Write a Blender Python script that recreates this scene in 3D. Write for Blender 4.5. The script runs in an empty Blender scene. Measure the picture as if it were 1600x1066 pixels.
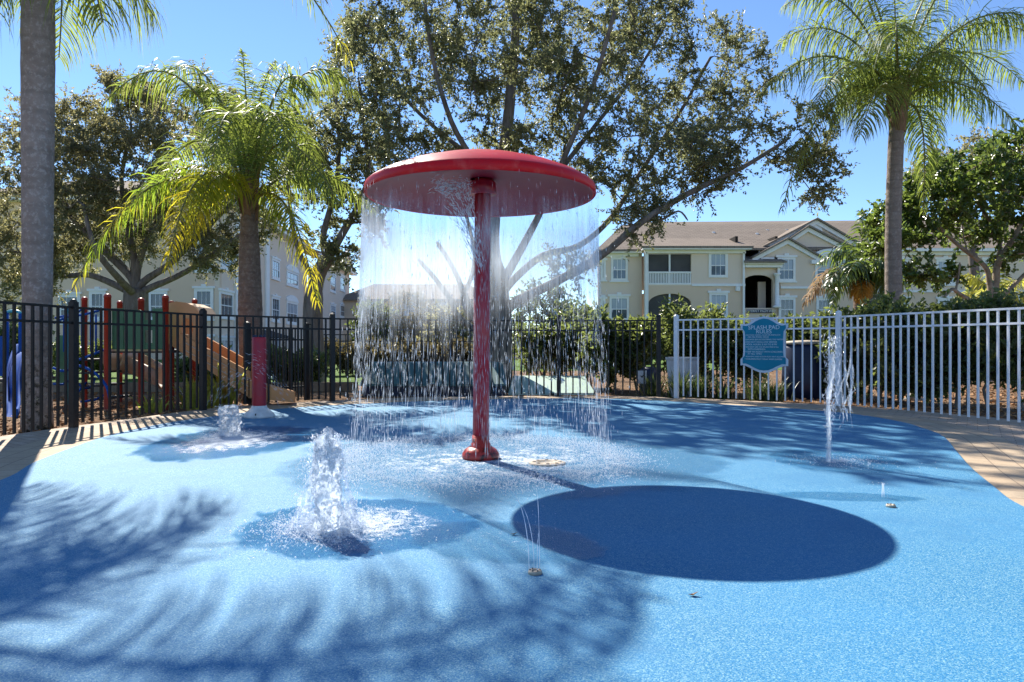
import bpy, math, random
import numpy as np
from mathutils import Vector, Matrix
R = math.radians
rng = np.random.default_rng(7)
random.seed(7)
scene = bpy.context.scene
COL = scene.collection

# ------------------------------------------------------------------ camera model (photo pixels -> metres)
FX, CX, HY, CH = 1120.0, 800.0, 536.5, 1.1
def gp(px, py):                      # ground point under a pixel
    Y = CH * FX / (py - HY)
    return ((px - CX) / FX * Y, Y, 0.0)
def pp(px, py, Y):                   # point at depth Y
    return ((px - CX) / FX * Y, Y, CH - (py - HY) / FX * Y)
def sz(px, Y): return px / FX * Y

cam = bpy.data.cameras.new('camera')
cam.sensor_width = 36.0
cam.lens = FX / 1600 * 36
cam.shift_y = (HY - 533) / 1600
cam.clip_end = 3000
co = bpy.data.objects.new('camera', cam)
co.location = (0, 0, CH); co.rotation_euler = (R(90), 0, 0)
COL.objects.link(co); scene.camera = co

# ------------------------------------------------------------------ light
SUN = Vector((-0.58, 1.0, 1.048)).normalized()     # towards the sun
elev = math.asin(SUN.z)
world = bpy.data.worlds.new('World'); scene.world = world; world.use_nodes = True
nt = world.node_tree; nt.nodes.clear()
sky = nt.nodes.new('ShaderNodeTexSky'); sky.sky_type = 'NISHITA'; sky.sun_disc = False
sky.sun_elevation = elev; sky.sun_rotation = math.atan2(SUN.x, SUN.y)
sky.altitude = 0; sky.air_density = 0.8; sky.dust_density = 0.0; sky.ozone_density = 6.0
bg = nt.nodes.new('ShaderNodeBackground'); bg.inputs[1].default_value = 0.088
wo = nt.nodes.new('ShaderNodeOutputWorld')
nt.links.new(sky.outputs[0], bg.inputs[0]); nt.links.new(bg.outputs[0], wo.inputs[0])
sl = bpy.data.lights.new('sun', 'SUN'); sl.energy = 4.3; sl.angle = R(0.53); sl.color = (1.0, 0.94, 0.84)
so = bpy.data.objects.new('sun', sl); so.rotation_euler = (-SUN).to_track_quat('-Z', 'Y').to_euler()
so.location = (-20, 30, 40); COL.objects.link(so)
scene.view_settings.view_transform = 'Standard'; scene.view_settings.look = 'None'
scene.view_settings.exposure = 1.33; scene.view_settings.gamma = 1
cy = scene.cycles
cy.use_denoising = True; cy.transparent_max_bounces = 24; cy.max_bounces = 7; cy.diffuse_bounces = 4
cy.glossy_bounces = 3; cy.transmission_bounces = 4; cy.caustics_reflective = False; cy.caustics_refractive = False
cy.sample_clamp_indirect = 6.0

# ------------------------------------------------------------------ materials
MATS = {}
class N:
    """small node-tree writer"""
    def __init__(s, name):
        s.m = bpy.data.materials.new(name); s.m.use_nodes = True
        s.t = s.m.node_tree; s.t.nodes.clear()
        s.out = s.t.nodes.new('ShaderNodeOutputMaterial')
        s.tc = s.t.nodes.new('ShaderNodeTexCoord')
    def n(s, typ, ins=None, **kw):
        nd = s.t.nodes.new('ShaderNode' + typ)
        for k, v in kw.items(): setattr(nd, k, v)
        for k, v in (ins or {}).items(): s.set(nd.inputs[k], v)
        return nd
    def set(s, inp, v):
        if hasattr(v, 'is_output') or isinstance(v, bpy.types.NodeSocket): s.t.links.new(v, inp)
        elif hasattr(v, 'outputs'): s.t.links.new(v.outputs[0], inp)
        else:
            if isinstance(v, tuple) and len(v) == 3 and inp.type == 'RGBA': v = v + (1,)
            inp.default_value = v
    def coord(s, scale=(1, 1, 1), rot=(0, 0, 0), src='Object'):
        return s.n('Mapping', {0: s.tc.outputs[src], 'Scale': scale, 'Rotation': rot}).outputs[0]
    def noise(s, scale, detail=4, rough=.55, vec=None, dist=0):
        return s.n('TexNoise', {'Vector': vec if vec is not None else s.tc.outputs['Object'], 'Scale': scale, 'Detail': detail, 'Roughness': rough, 'Distortion': dist}).outputs[0]
    def ramp(s, fac, stops, interp='LINEAR'):
        r = s.n('ValToRGB', {0: fac}); r.color_ramp.interpolation = interp
        e = r.color_ramp.elements
        while len(e) < len(stops): e.new(.5)
        for i, (p, c) in enumerate(stops):
            e[i].position = p
            e[i].color = (c, c, c, 1) if not isinstance(c, tuple) else tuple(c) + (1,)
        return r.outputs[0]
    def mix(s, fac, a, b, mode='MIX'):
        m = s.n('Mix', data_type='RGBA', blend_type=mode)
        s.set(m.inputs[0], fac); s.set(m.inputs[6], a); s.set(m.inputs[7], b)
        return m.outputs[2]
    def math(s, op, a, b=0.0, c=None):
        m = s.n('Math', operation=op); s.set(m.inputs[0], a); s.set(m.inputs[1], b)
        if c is not None: s.set(m.inputs[2], c)
        return m.outputs[0]
    def bump(s, h, strength=.3, dist=.02):
        return s.n('Bump', {'Height': h, 'Strength': strength, 'Distance': dist}).outputs[0]
    def bsdf(s, col, rough=.6, spec=.4, metal=0, normal=None, **kw):
        d = {'Base Color': col, 'Roughness': rough, 'Specular IOR Level': spec, 'Metallic': metal}
        if normal is not None: d['Normal'] = normal
        d.update(kw)
        return s.n('BsdfPrincipled', d).outputs[0]
    def mixs(s, fac, a, b):
        m = s.n('MixShader'); s.set(m.inputs[0], fac); s.set(m.inputs[1], a); s.set(m.inputs[2], b); return m.outputs[0]
    def done(s, sh):
        s.t.links.new(sh, s.out.inputs[0]); MATS[s.m.name] = s.m; return s.m

def plain(name, c1, c2=None, scale=6, rough=.6, spec=.4, bump=.0, bscale=None, metal=0):
    k = N(name)
    c2 = c2 or tuple(x * .8 for x in c1)
    nz = k.noise(scale, 5)
    col = k.mix(k.ramp(nz, [(.35, 0.0), (.65, 1.0)]), c1, c2)
    nrm = k.bump(k.noise(bscale or scale * 4, 5), bump, .02) if bump else None
    return k.done(k.bsdf(col, rough, spec, metal, nrm))

def leafmat(name, dark, light, trans, tfac=.35, rough=.38, scale=1.3, spec=.5, trans2=None):
    k = N(name)
    nz = k.noise(scale, 3); n2 = k.noise(scale * 9, 2)
    col = k.mix(k.ramp(nz, [(.35, 0.0), (.65, 1.0)]), dark, light)
    col = k.mix(k.math('MULTIPLY', n2, .5), col, tuple(x * .6 for x in dark))
    p = k.bsdf(col, rough, spec)
    tr = k.n('BsdfTranslucent', {0: k.mix(k.ramp(k.noise(.9, 3) if trans2 else n2, [(.4, 0.0), (.6, 1.0)]), trans, trans2 or tuple(x * .65 for x in trans))}).outputs[0]
    return k.done(k.mixs(tfac, p, tr))

def bark(name, c1, c2, stretch=(6, 6, 1.2), rough=.9, bump=.8):
    k = N(name)
    v = k.coord(stretch)
    nz = k.noise(1.6, 8, .65, v, .4)
    col = k.mix(k.ramp(nz, [(.3, 0.0), (.7, 1.0)]), c1, c2)
    return k.done(k.bsdf(col, rough, .15, 0, k.bump(nz, bump, .05)))

# splash pad rubber: two blues of EPDM granules
k = N('blue_rubber')
g1 = k.noise(95, 2, .6); g2 = k.noise(1.1, 3)
vor = k.n('TexVoronoi', {'Vector': k.tc.outputs['Object'], 'Scale': 230.0}).outputs['Color']
sep = k.n('SeparateColor', {0: vor}).outputs[0]
col = k.mix(k.ramp(sep, [(.42, 0.0), (.58, 1.0)]), (.008, .140, .305), (.085, .24, .345))
col = k.mix(k.ramp(sep, [(.88, 0.0), (.93, 1.0)]), col, (.19, .35, .44))
col = k.mix(k.math('MULTIPLY', k.ramp(g2, [(.35, 0.0), (.7, 1.0)]), .22), col, (.05, .26, .50))
k.done(k.bsdf(k.mix(k.ramp(k.noise(.55, 7, .7), [(.52, 0.0), (.60, .45)]), col, (.03, .15, .29)), .76, .42, 0, k.bump(g1, .5, .006)))

# pavers
def paver(name, a, b, mortar, uv=False, rot=R(33), bw=.24, bh=.12):
    k = N(name)
    v = k.coord((1, 1, 1), (0, 0, rot), 'UV' if uv else 'Object')
    br = k.n('TexBrick', {'Vector': v, 'Color1': a, 'Color2': b, 'Mortar': mortar, 'Scale': 1.0, 'Mortar Size': .006, 'Mortar Smooth': .3, 'Brick Width': bw, 'Row Height': bh})
    nz = k.noise(3.0, 6, .65); nf = k.noise(60, 3)
    c = k.mix(k.math('MULTIPLY', nz, .55), br.outputs[0], (.30, .20, .13))
    c = k.mix(k.ramp(nf, [(.3, .25), (.7, 0.0)]), c, (.12, .09, .07))
    h = k.math('ADD', k.math('MULTIPLY', br.outputs[1], -1.0), k.math('MULTIPLY', nf, .25))
    return k.done(k.bsdf(c, .82, .3, 0, k.bump(h, .6, .008)))
paver('pavers', (.58, .47, .36), (.47, .36, .26), (.20, .16, .12))
paver('border_pavers', (.56, .45, .31), (.50, .38, .25), (.20, .16, .12), uv=True, rot=0, bw=.30, bh=.23)

# mulch / soil
k = N('mulch')
v1 = k.n('TexVoronoi', {'Vector': k.coord((1, 1.7, 1), (0, 0, .6)), 'Scale': 22.0, 'Randomness': 1.0})
sc = k.n('SeparateColor', {0: v1.outputs['Color']})
col = k.ramp(sc.outputs[0], [(.0, (.06, .035, .02)), (.45, (.21, .13, .075)), (.8, (.36, .24, .15)), (1.0, (.50, .36, .24))])
col = k.mix(k.ramp(k.noise(.5, 4), [(.4, 0.0), (.7, .6)]), col, (.20, .085, .035))
k.done(k.bsdf(col, .95, .1, 0, k.bump(k.math('ADD', sc.outputs[1], k.noise(40, 4)), 1.0, .05)))
k = N('lawn')
n1 = k.noise(30, 6, .7); n2 = k.noise(.6, 3)
col = k.mix(n1, (.03, .09, .015), (.14, .26, .05)); col = k.mix(k.math('MULTIPLY', n2, .4), col, (.20, .19, .07))
k.done(k.bsdf(col, .9, .1, 0, k.bump(n1, 1.0, .05)))
plain('asphalt', (.06, .06, .06), (.085, .085, .082), 3, .9, .2, .4, 120)

# paints and metals
plain('black_metal', (.008, .008, .009), (.013, .013, .014), 14, .45, .3, .05, 60)
plain('white_metal', (.76, .78, .80), (.68, .70, .73), 5, .45, .35)
plain('grey_cap', (.42, .43, .45), None, 8, .4)
k = N('red_gel')                        # sun-faded red gel coat of the mushroom
n1 = k.noise(2.2, 5, .6); n2 = k.noise(7, 4)
col = k.mix(k.ramp(n1, [(.42, 0.0), (.62, 1.0)]), (.56, .003, .008), (.44, .007, .016))
col = k.mix(k.ramp(n2, [(.56, 0.0), (.72, .5)]), col, (.58, .09, .08))
k.done(k.bsdf(col, .38, .22, 0, k.bump(n2, .04, .02)))
k = N('red_under_shade'); n1 = k.noise(3, 5, .6)  # cap red darkened to maroon: shade under the cap put into the colour
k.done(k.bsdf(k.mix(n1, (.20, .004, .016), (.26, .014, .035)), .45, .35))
k = N('red_pole')
n1 = k.noise(1.0, 6, .65, k.coord((9, 9, 1.6))); n2 = k.noise(30, 4)
col = k.mix(k.ramp(n1, [(.40, 0.0), (.64, 1.0)]), (.36, .007, .018), (.30, .022, .05))
col = k.mix(k.ramp(n2, [(.62, 0.0), (.72, .55)]), col, (.36, .13, .13))
k.done(k.bsdf(col, .33, .5, 0, k.bump(n2, .12, .01)))
k = N('red_flange')
n1 = k.noise(11, 5, .7)
col = k.mix(k.ramp(n1, [(.52, 0.0), (.58, 1.0)]), (.42, .03, .02), (.06, .012, .010))
k.done(k.bsdf(col, .3, .5, 0, k.bump(n1, .4, .02)))
k = N('pink_post')
n1 = k.noise(5, 6, .6); col = k.mix(k.ramp(n1, [(.4, 0.0), (.65, 1.0)]), (.36, .006, .020), (.28, .012, .034))
k.done(k.bsdf(col, .4, .4, 0, k.bump(k.noise(50, 3), .1, .01)))
plain('dome_white', (.70, .70, .68), (.52, .52, .50), 9, .5, .4, .1)
plain('beige_plastic', (.55, .47, .36), (.40, .33, .25), 22, .6, .4, .5, 120)
plain('play_red', (.34, .035, .018), (.27, .03, .02), 5, .4, .45)
plain('play_green', (.035, .12, .06), (.05, .15, .075), 4, .5, .4)
plain('play_tan', (.62, .30, .12), (.52, .25, .11), 2.2, .45, .4)
plain('play_buff', (.62, .44, .30), (.52, .36, .25), 2.2, .5, .4)
plain('play_blue', (.012, .06, .26), (.018, .09, .34), 4, .8, .1)
plain('play_teal', (.03, .30, .42), (.05, .36, .46), 4, .4, .45)
plain('play_deck', (.05, .045, .045), None, 30, .7)
plain('timber', (.30, .23, .16), (.20, .15, .10), 3, .85, .2, .5)
plain('teal_box', (.055, .135, .145), (.07, .165, .17), 3, .55, .4)
plain('pale_green_box', (.42, .55, .46), (.36, .48, .40), 3, .55, .4)
plain('navy_plastic', (.012, .02, .05), (.02, .03, .07), 3, .45, .4)
plain('white_plastic', (.66, .68, .70), (.50, .52, .54), 4, .55, .4, .2, 9)
plain('sign_blue', (.003, .185, .29), (.005, .205, .32), 5, .6, .25)
plain('sign_border', (.55, .66, .76), None, 5, .5)
plain('sign_ink', (.62, .76, .84), None, 5, .6)
plain('concrete', (.42, .40, .37), (.34, .32, .29), 5, .9, .2, .3)
plain('litter', (.30, .13, .045), (.42, .24, .11), 9, .8)
plain('dry_leaf', (.13, .06, .02), (.2, .1, .03), 30, .7)
# buildings
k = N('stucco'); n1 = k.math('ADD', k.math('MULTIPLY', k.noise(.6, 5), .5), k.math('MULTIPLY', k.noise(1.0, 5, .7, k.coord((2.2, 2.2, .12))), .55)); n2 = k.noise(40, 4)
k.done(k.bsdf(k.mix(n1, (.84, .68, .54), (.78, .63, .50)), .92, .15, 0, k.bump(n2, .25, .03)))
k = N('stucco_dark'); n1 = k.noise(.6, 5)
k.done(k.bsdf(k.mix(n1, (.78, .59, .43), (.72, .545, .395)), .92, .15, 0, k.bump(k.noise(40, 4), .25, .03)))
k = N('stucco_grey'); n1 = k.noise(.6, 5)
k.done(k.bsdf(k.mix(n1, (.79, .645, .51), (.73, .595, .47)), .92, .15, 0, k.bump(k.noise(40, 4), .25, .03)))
plain('trim_white', (.88, .87, .84), (.82, .81, .78), 3, .6, .3)
k = N('shingle'); br = k.n('TexBrick', {'Vector': k.coord((1, 1, 2.2)), 'Color1': (.19, .155, .125), 'Color2': (.25, .205, .165), 'Mortar': (.10, .08, .065), 'Scale': 1.0, 'Mortar Size': .02, 'Brick Width': .5, 'Row Height': .28})
k.done(k.bsdf(k.mix(k.math('MULTIPLY', k.noise(.5, 5), .6), br.outputs[0], (.28, .23, .185)), .95, .1))
plain('shingle_dark', (.035, .035, .04), (.05, .05, .055), 3, .9, .2)
plain('pane_glass', (.05, .075, .10), (.09, .12, .15), .6, .06, .8)
plain('pane_blind', (.42, .47, .52), (.34, .40, .46), .8, .25, .5)
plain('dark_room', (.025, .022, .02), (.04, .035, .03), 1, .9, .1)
plain('screen_mesh', (.06, .058, .056), (.085, .08, .078), 1, .6, .3)
# plants
bark('oak_bark', (.105, .088, .072), (.25, .22, .19))
bark('pale_bark', (.15, .11, .075), (.36, .30, .23), (3, 3, 3))
bark('boot_bark', (.10, .055, .03), (.30, .20, .13), (9, 9, 1.5))
leafmat('oak_leaf', (.075, .086, .042), (.19, .185, .10), (.44, .46, .20), .47, .42, 1.1, .35)
leafmat('oak_leaf_olive', (.085, .092, .050), (.22, .21, .12), (.54, .50, .22), .45, .42, .9, .35)
leafmat('broad_leaf', (.026, .06, .018), (.075, .14, .035), (.28, .38, .07), .42, .28, 1.2, .6)
leafmat('hedge_leaf', (.038, .060, .024), (.10, .125, .048), (.33, .40, .10), .44, .35, 1.5, .5)
leafmat('brown_hedge_leaf', (.07, .065, .03), (.16, .13, .06), (.30, .24, .09), .35, .5, 1.5, .4)
leafmat('far_leaf', (.045, .075, .022), (.11, .15, .045), (.26, .32, .07), .4, .5, .5, .4)
leafmat('palm_leaf', (.045, .088, .032), (.11, .17, .055), (.46, .56, .10), .50, .48, 1.0, .18)
leafmat('palm_leaf_yellow', (.09, .13, .014), (.26, .21, .015), (.95, .80, .05), .60, .42, 1.2, .35, (.36, .52, .05))
leafmat('palm_leaf_dry', (.30, .19, .10), (.42, .29, .17), (.55, .38, .20), .35, .7, 1.2, .2)
leafmat('palm_leaf_orange', (.42, .20, .03), (.50, .27, .05), (.7, .4, .06), .4, .6, 1.2, .2)
leafmat('spiky_leaf', (.22, .25, .04), (.45, .46, .10), (.85, .82, .15), .5, .4, 2.0, .4)
leafmat('grass_blade', (.025, .05, .018), (.06, .10, .035), (.16, .22, .06), .3, .4, 2.0, .4)
k = N('rachis'); k.done(k.bsdf((.16, .15, .04), .5, .4))
# palm trunks: rings + lichen
def trunkmat(name, c1, c2, lichen, rings=9.0, lz=1.6):
    k = N(name)
    sepn = k.n('SeparateXYZ', {0: k.tc.outputs['Object']})
    w = k.n('TexWave', {'Vector': k.coord((.12, .12, 1)), 'Scale': rings * .16, 'Distortion': 2.5, 'Detail': 3.0, 'Detail Scale': 2.0}, wave_type='BANDS', bands_direction='Z').outputs[1]
    n1 = k.noise(4, 7, .7); n2 = k.noise(16, 6, .75)
    c = k.mix(k.ramp(n1, [(.3, 0.0), (.7, 1.0)]), c1, c2)
    c = k.mix(k.ramp(w, [(.0, .22), (.22, 0.0)]), c, tuple(x * .5 for x in c1))
    c = k.mix(k.ramp(n2, [(.52, 0.0), (.62, .55)]), c, lichen)
    low = k.ramp(k.math('DIVIDE', sepn.outputs[2], lz), [(.3, 1.0), (1.0, 0.0)])
    spots = k.ramp(k.noise(9, 7, .8), [(.50, 0.0), (.58, 1.0)])
    c = k.mix(k.math('MULTIPLY', low, spots), c, (.05, .045, .03))
    c = k.mix(k.math('MULTIPLY', low, k.ramp(k.noise(22, 5, .8), [(.56, 0.0), (.62, .8)])), c, (.40, .37, .28))
    h = k.math('ADD', k.math('MULTIPLY', w, .25), n2)
    return k.done(k.bsdf(c, .9, .15, 0, k.bump(h, .7, .03)))
trunkmat('palm_trunk_near', (.20, .17, .15), (.31, .275, .25), (.42, .40, .38), 8)
trunkmat('palm_trunk_brown', (.12, .085, .07), (.22, .165, .135), (.27, .23, .20), 13, .5)
trunkmat('palm_trunk_grey', (.19, .15, .125), (.27, .225, .19), (.35, .31, .28), 11, .5)

# water
def water_white(name, alpha, c=(.86, .92, 1.0)):
    k = N(name)
    d = k.n('BsdfDiffuse', {0: c}).outputs[0]
    t = k.n('BsdfTranslucent', {0: c}).outputs[0]
    g = k.n('BsdfGlossy', {0: (1, 1, 1), 'Roughness': .12}).outputs[0]
    a = k.mixs(.55, d, t); a = k.mixs(.14, a, g)
    return k.done(k.mixs(alpha, k.n('BsdfTransparent').outputs[0], a))
water_white('water_drops', .72)
water_white('water_rain', .42)
water_white('water_strand', .42)
k = N('froth')
n1 = k.noise(26, 6, .7, k.coord((1, 1, .45))); n2 = k.noise(60, 4)
nr = k.bump(n1, 1.0, .05)
d = k.n('BsdfDiffuse', {0: (.90, .94, 1.0), 'Normal': nr}).outputs[0]
t = k.n('BsdfTranslucent', {0: (.90, .95, 1.0), 'Normal': nr}).outputs[0]
g = k.n('BsdfGlossy', {0: (1, 1, 1), 'Roughness': .08, 'Normal': nr}).outputs[0]
a = k.mixs(.16, k.mixs(.80, d, t), g)
bf = k.n('NewGeometry').outputs['Backfacing']
k.done(k.mixs(k.math('MULTIPLY', k.ramp(n1, [(.34, .45), (.52, 1.0)]), k.math('SUBTRACT', 1.0, bf)), k.n('BsdfTransparent').outputs[0], a))
k = N('clear_skirt')
n1 = k.noise(22, 5, .6, k.coord((1, 1, .3)))
nr = k.bump(n1, 1.0, .05)
g = k.n('BsdfGlossy', {0: (1, 1, 1), 'Roughness': .05, 'Normal': nr}).outputs[0]
t = k.n('BsdfTranslucent', {0: (.9, .95, 1.0), 'Normal': nr}).outputs[0]
k.done(k.mixs(k.ramp(n1, [(.45, .06), (.66, .65)]), k.n('BsdfTransparent', {0: (.93, .96, 1.0)}).outputs[0], k.mixs(.55, g, t)))
k = N('curtain_film')                       # torn film of falling water: streaks, more holes lower down
st = k.coord((16, 16, .55)); st2 = k.coord((46, 46, 1.3))
n1 = k.noise(1.0, 5, .65, st, .3); n2 = k.noise(1.0, 4, .6, st2); n3 = k.noise(1.0, 3, .5, k.coord((2.4, 2.4, .35)))
zz = k.n('SeparateXYZ', {0: k.tc.outputs['Object']}).outputs[2]      # 0 at ground
hgt = k.math('DIVIDE', zz, 2.45)
cover = k.ramp(hgt, [(.10, .0), (.34, .10), (.50, .28), (.66, .57), (.80, .74), (.91, .56), (1.0, .24)])
m = k.math('ADD', k.math('MULTIPLY', n1, .55), k.math('MULTIPLY', n2, .30)); m = k.math('ADD', m, k.math('MULTIPLY', n3, .35))
m = k.math('SUBTRACT', k.math('ADD', m, cover), 1.0)
sx = k.n('SeparateXYZ', {0: k.tc.outputs['Object']})
m = k.math('ADD', k.math('ADD', m, .03), k.math('ADD', k.math('MULTIPLY', sx.outputs[1], .10), k.math('MULTIPLY', sx.outputs[0], -.05))); m = k.math('ADD', m, k.math('MULTIPLY', k.math('SUBTRACT', k.math('ABSOLUTE', sx.outputs[0]), .55), .16))
al = k.ramp(m, [(0.0, 0.0), (.12, .08), (.5, .66)])
d = k.n('BsdfDiffuse', {0: (.86, .92, .97)}).outputs[0]; t = k.n('BsdfTranslucent', {0: (.88, .94, 1.0)}).outputs[0]
g = k.n('BsdfGlossy', {0: (1, 1, 1), 'Roughness': .15, 'Normal': k.bump(n1, .6, .04)}).outputs[0]
k.done(k.mixs(al, k.n('BsdfTransparent').outputs[0], k.mixs(.12, k.mixs(.5, d, t), g)))

def puddle(name, foam, tint=(.42, .66, .90), ripple=22, gloss=.05, refl=.8):
    """film of water lying on the rubber: darkens it, mirrors the sky, torn foam; edge torn by noise. Object coords, unit radius."""
    k = N(name)
    o = k.tc.outputs['Object']
    ln = k.n('VectorMath', {0: o}, operation='LENGTH').outputs['Value']
    ed = k.math('ADD', ln, k.math('MULTIPLY', k.math('SUBTRACT', k.noise(2.6, 5, .65), .5), .8))
    mask = k.ramp(ed, [(.84, 1.0), (.94, 0.0)])
    n1 = k.noise(ripple, 5, .7); n2 = k.noise(ripple*3.1, 3, .6)
    nr = k.bump(k.math('ADD', n1, k.math('MULTIPLY', n2, .5)), .85, .05)
    g = k.n('BsdfGlossy', {0: (.9, .95, 1.0), 'Roughness': gloss, 'Normal': nr}).outputs[0]
    tr = k.n('BsdfTransparent', {0: tint}).outputs[0]
    fr = k.math('MULTIPLY', k.n('Fresnel', {0: 1.33, 'Normal': nr}).outputs[0], refl)
    film = k.mixs(fr, tr, g)
    fo = k.math('ADD', k.math('MULTIPLY', k.noise(70, 5, .85), .65), k.math('MULTIPLY', k.noise(11, 4, .6), .35))
    rad = k.ramp(k.math('ADD', ln, k.math('MULTIPLY', k.math('SUBTRACT', k.noise(4, 4), .5), .6)), [(.10, .50-foam*.12), (.55, .56-foam*.05), (.95, .75)])
    speck = k.ramp(k.math('SUBTRACT', fo, rad), [(0.0, 0.0), (.03, .9)])
    white = k.mixs(.4, k.n('BsdfDiffuse', {0: (.9, .93, .96)}).outputs[0], k.n('BsdfTranslucent', {0: (.9, .93, .96)}).outputs[0])
    return k.done(k.mixs(mask, k.n('BsdfTransparent').outputs[0], k.mixs(speck, film, white)))
puddle('puddle_near', .45, (.55, .80, .95), 18, .08, .55); puddle('puddle_far', .8, (.46, .74, .92), 16, .08, .6); puddle('puddle_ring', .15, (.80, .91, .97), 30, .14, .4)
puddle('puddle_thin', -.6, (.80, .92, .98), 12, .06, .4)

# ------------------------------------------------------------------ mesh helpers
WLOC = {}
class MB:
    def __init__(s): s.v = []; s.f = []; s.uv = None
    def add(s, vs, fs):
        b = len(s.v); s.v += [tuple(float(c) for c in v) for v in vs]; s.f += [tuple(b + i for i in f) for f in fs]; return s
    def box(s, c, d, ux=None, uy=None):
        """centre, full sizes; ux/uy: horizontal axes"""
        ux = Vector(ux or (1, 0, 0)); uz = Vector((0, 0, 1)); uy = Vector(uy) if uy else uz.cross(ux)
        c = Vector(c); vs = []
        for k in (-.5, .5):
            for a, b in ((-.5, -.5), (.5, -.5), (.5, .5), (-.5, .5)): vs.append(c + ux * a * d[0] + uy * b * d[1] + uz * k * d[2])
        return s.add(vs, [(3, 2, 1, 0), (4, 5, 6, 7), (0, 1, 5, 4), (1, 2, 6, 5), (2, 3, 7, 6), (3, 0, 4, 7)])
    def bbox(s, x0, x1, y0, y1, z0, z1): return s.box(((x0+x1)/2, (y0+y1)/2, (z0+z1)/2), (x1-x0, y1-y0, z1-z0))
    def tube(s, pts, r, n=8, cap=True):
        pts = [Vector(p) for p in pts]; rs = r if isinstance(r, (list, tuple)) else [r] * len(pts)
        vs = []; prev = None
        for i, p in enumerate(pts):
            t = (pts[min(i+1, len(pts)-1)] - pts[max(i-1, 0)])
            t = t.normalized() if t.length > 1e-9 else Vector((0, 0, 1))
            if prev is None: a = t.orthogonal().normalized()
            else:
                a = prev - t * prev.dot(t)
                a = a.normalized() if a.length > 1e-6 else t.orthogonal().normalized()
            prev = a; b = t.cross(a)
            for k in range(n):
                w = 2 * math.pi * k / n
                vs.append(p + (a * math.cos(w) + b * math.sin(w)) * rs[i])
        fs = []
        for i in range(len(pts) - 1):
            for k in range(n):
                k2 = (k + 1) % n
                fs.append((i*n+k, i*n+k2, (i+1)*n+k2, (i+1)*n+k))
        if cap: fs += [tuple(reversed(range(n))), tuple(range((len(pts)-1)*n, len(pts)*n))]
        return s.add(vs, fs)
    def lathe(s, prof, c=(0, 0, 0), n=32, caps=True):
        vs = [(c[0] + r * math.cos(2*math.pi*k/n), c[1] + r * math.sin(2*math.pi*k/n), c[2] + z) for r, z in prof for k in range(n)]
        fs = [(i*n+k, i*n+(k+1) % n, (i+1)*n+(k+1) % n, (i+1)*n+k) for i in range(len(prof)-1) for k in range(n)]
        if caps: fs += [tuple(reversed(range(n))), tuple(range((len(prof)-1)*n, len(prof)*n))]
        return s.add(vs, fs)
    def prism(s, pts, off):
        """closed outline (3-D points) extruded by vector off"""
        n = len(pts); off = Vector(off); a = [Vector(p) for p in pts]
        return s.add(a + [p + off for p in a], [tuple(range(n)), tuple(reversed(range(n, 2*n)))] + [(i, n+i, n+(i+1) % n, (i+1) % n) for i in range(n)])
    def build(s, name, mat, parent=None, smooth=False):
        return obj(name, s.v, s.f, mat, parent, smooth, s.uv)

def obj(name, v, f, mat, parent=None, smooth=False, uv=None):
    v = np.asarray(v, dtype=float).reshape(-1, 3)
    if parent is not None: v = v - np.array(WLOC[parent.name])
    me = bpy.data.meshes.new(name)
    if isinstance(f, np.ndarray):
        nf, k = f.shape
        me.vertices.add(len(v)); me.vertices.foreach_set('co', v.astype(np.float32).ravel())
        me.loops.add(nf * k); me.loops.foreach_set('vertex_index', f.astype(np.int32).ravel())
        me.polygons.add(nf); me.polygons.foreach_set('loop_start', np.arange(0, nf * k, k, dtype=np.int32))
        me.polygons.foreach_set('loop_total', np.full(nf, k, dtype=np.int32))
        me.update(calc_edges=True)
    else:
        me.from_pydata([tuple(x) for x in v], [], f); me.update()
    me.materials.append(MATS[mat])
    if uv is not None:
        l = me.uv_layers.new(name='UVMap')
        for i, lp in enumerate(me.loops): l.data[i].uv = uv[lp.vertex_index]
    if smooth: me.polygons.foreach_set('use_smooth', [True] * len(me.polygons))
    o = bpy.data.objects.new(name, me); COL.objects.link(o)
    if parent is not None: o.parent = parent; WLOC[o.name] = WLOC[parent.name]
    else: WLOC[o.name] = (0, 0, 0)
    return o
def recentre(o, loc):
    """top-level mesh: put its origin at loc"""
    for p in o.data.vertices: p.co -= Vector(loc)
    o.location = loc; WLOC[o.name] = tuple(loc); return o
def thing(name, label, cat, loc, group=None):
    o = bpy.data.objects.new(name, None); COL.objects.link(o); o.location = loc; o.empty_display_size = .2
    WLOC[o.name] = tuple(loc); return tag(o, label, cat, group)
def tag(o, label=None, cat=None, group=None, kind=None):
    if label: o['label'] = label
    if cat: o['category'] = cat
    if group: o['group'] = group
    if kind: o['kind'] = kind
    return o
def structure(o): o['kind'] = 'structure'; return o
def copy_part(o, parent, loc):
    c = o.copy(); COL.objects.link(c); c.parent = parent; c.location = loc; WLOC[c.name] = WLOC[parent.name]; return c
# ================================================================== ground
def sheet(name, pts, z, mat):
    o = obj(name, [(p[0], p[1], z) for p in pts], [tuple(range(len(pts)))], mat)
    return structure(o)
sheet('ground', [(-900, -60), (900, -60), (900, 1500), (-900, 1500)], -.06, 'mulch')
sheet('lawn', [(-60, 17.6), (-13, 17.2), (-7.5, 17.8), (-3.0, 20.5), (-2.2, 30), (14, 31), (60, 33), (120, 46), (120, 52), (-20, 52), (-60, 48)], -.05, 'lawn')
sheet('road', [(-19.5, 52.5), (250, 52.5), (250, 53.6), (-12, 120), (-19, 120)], -.045, 'asphalt')

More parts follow.
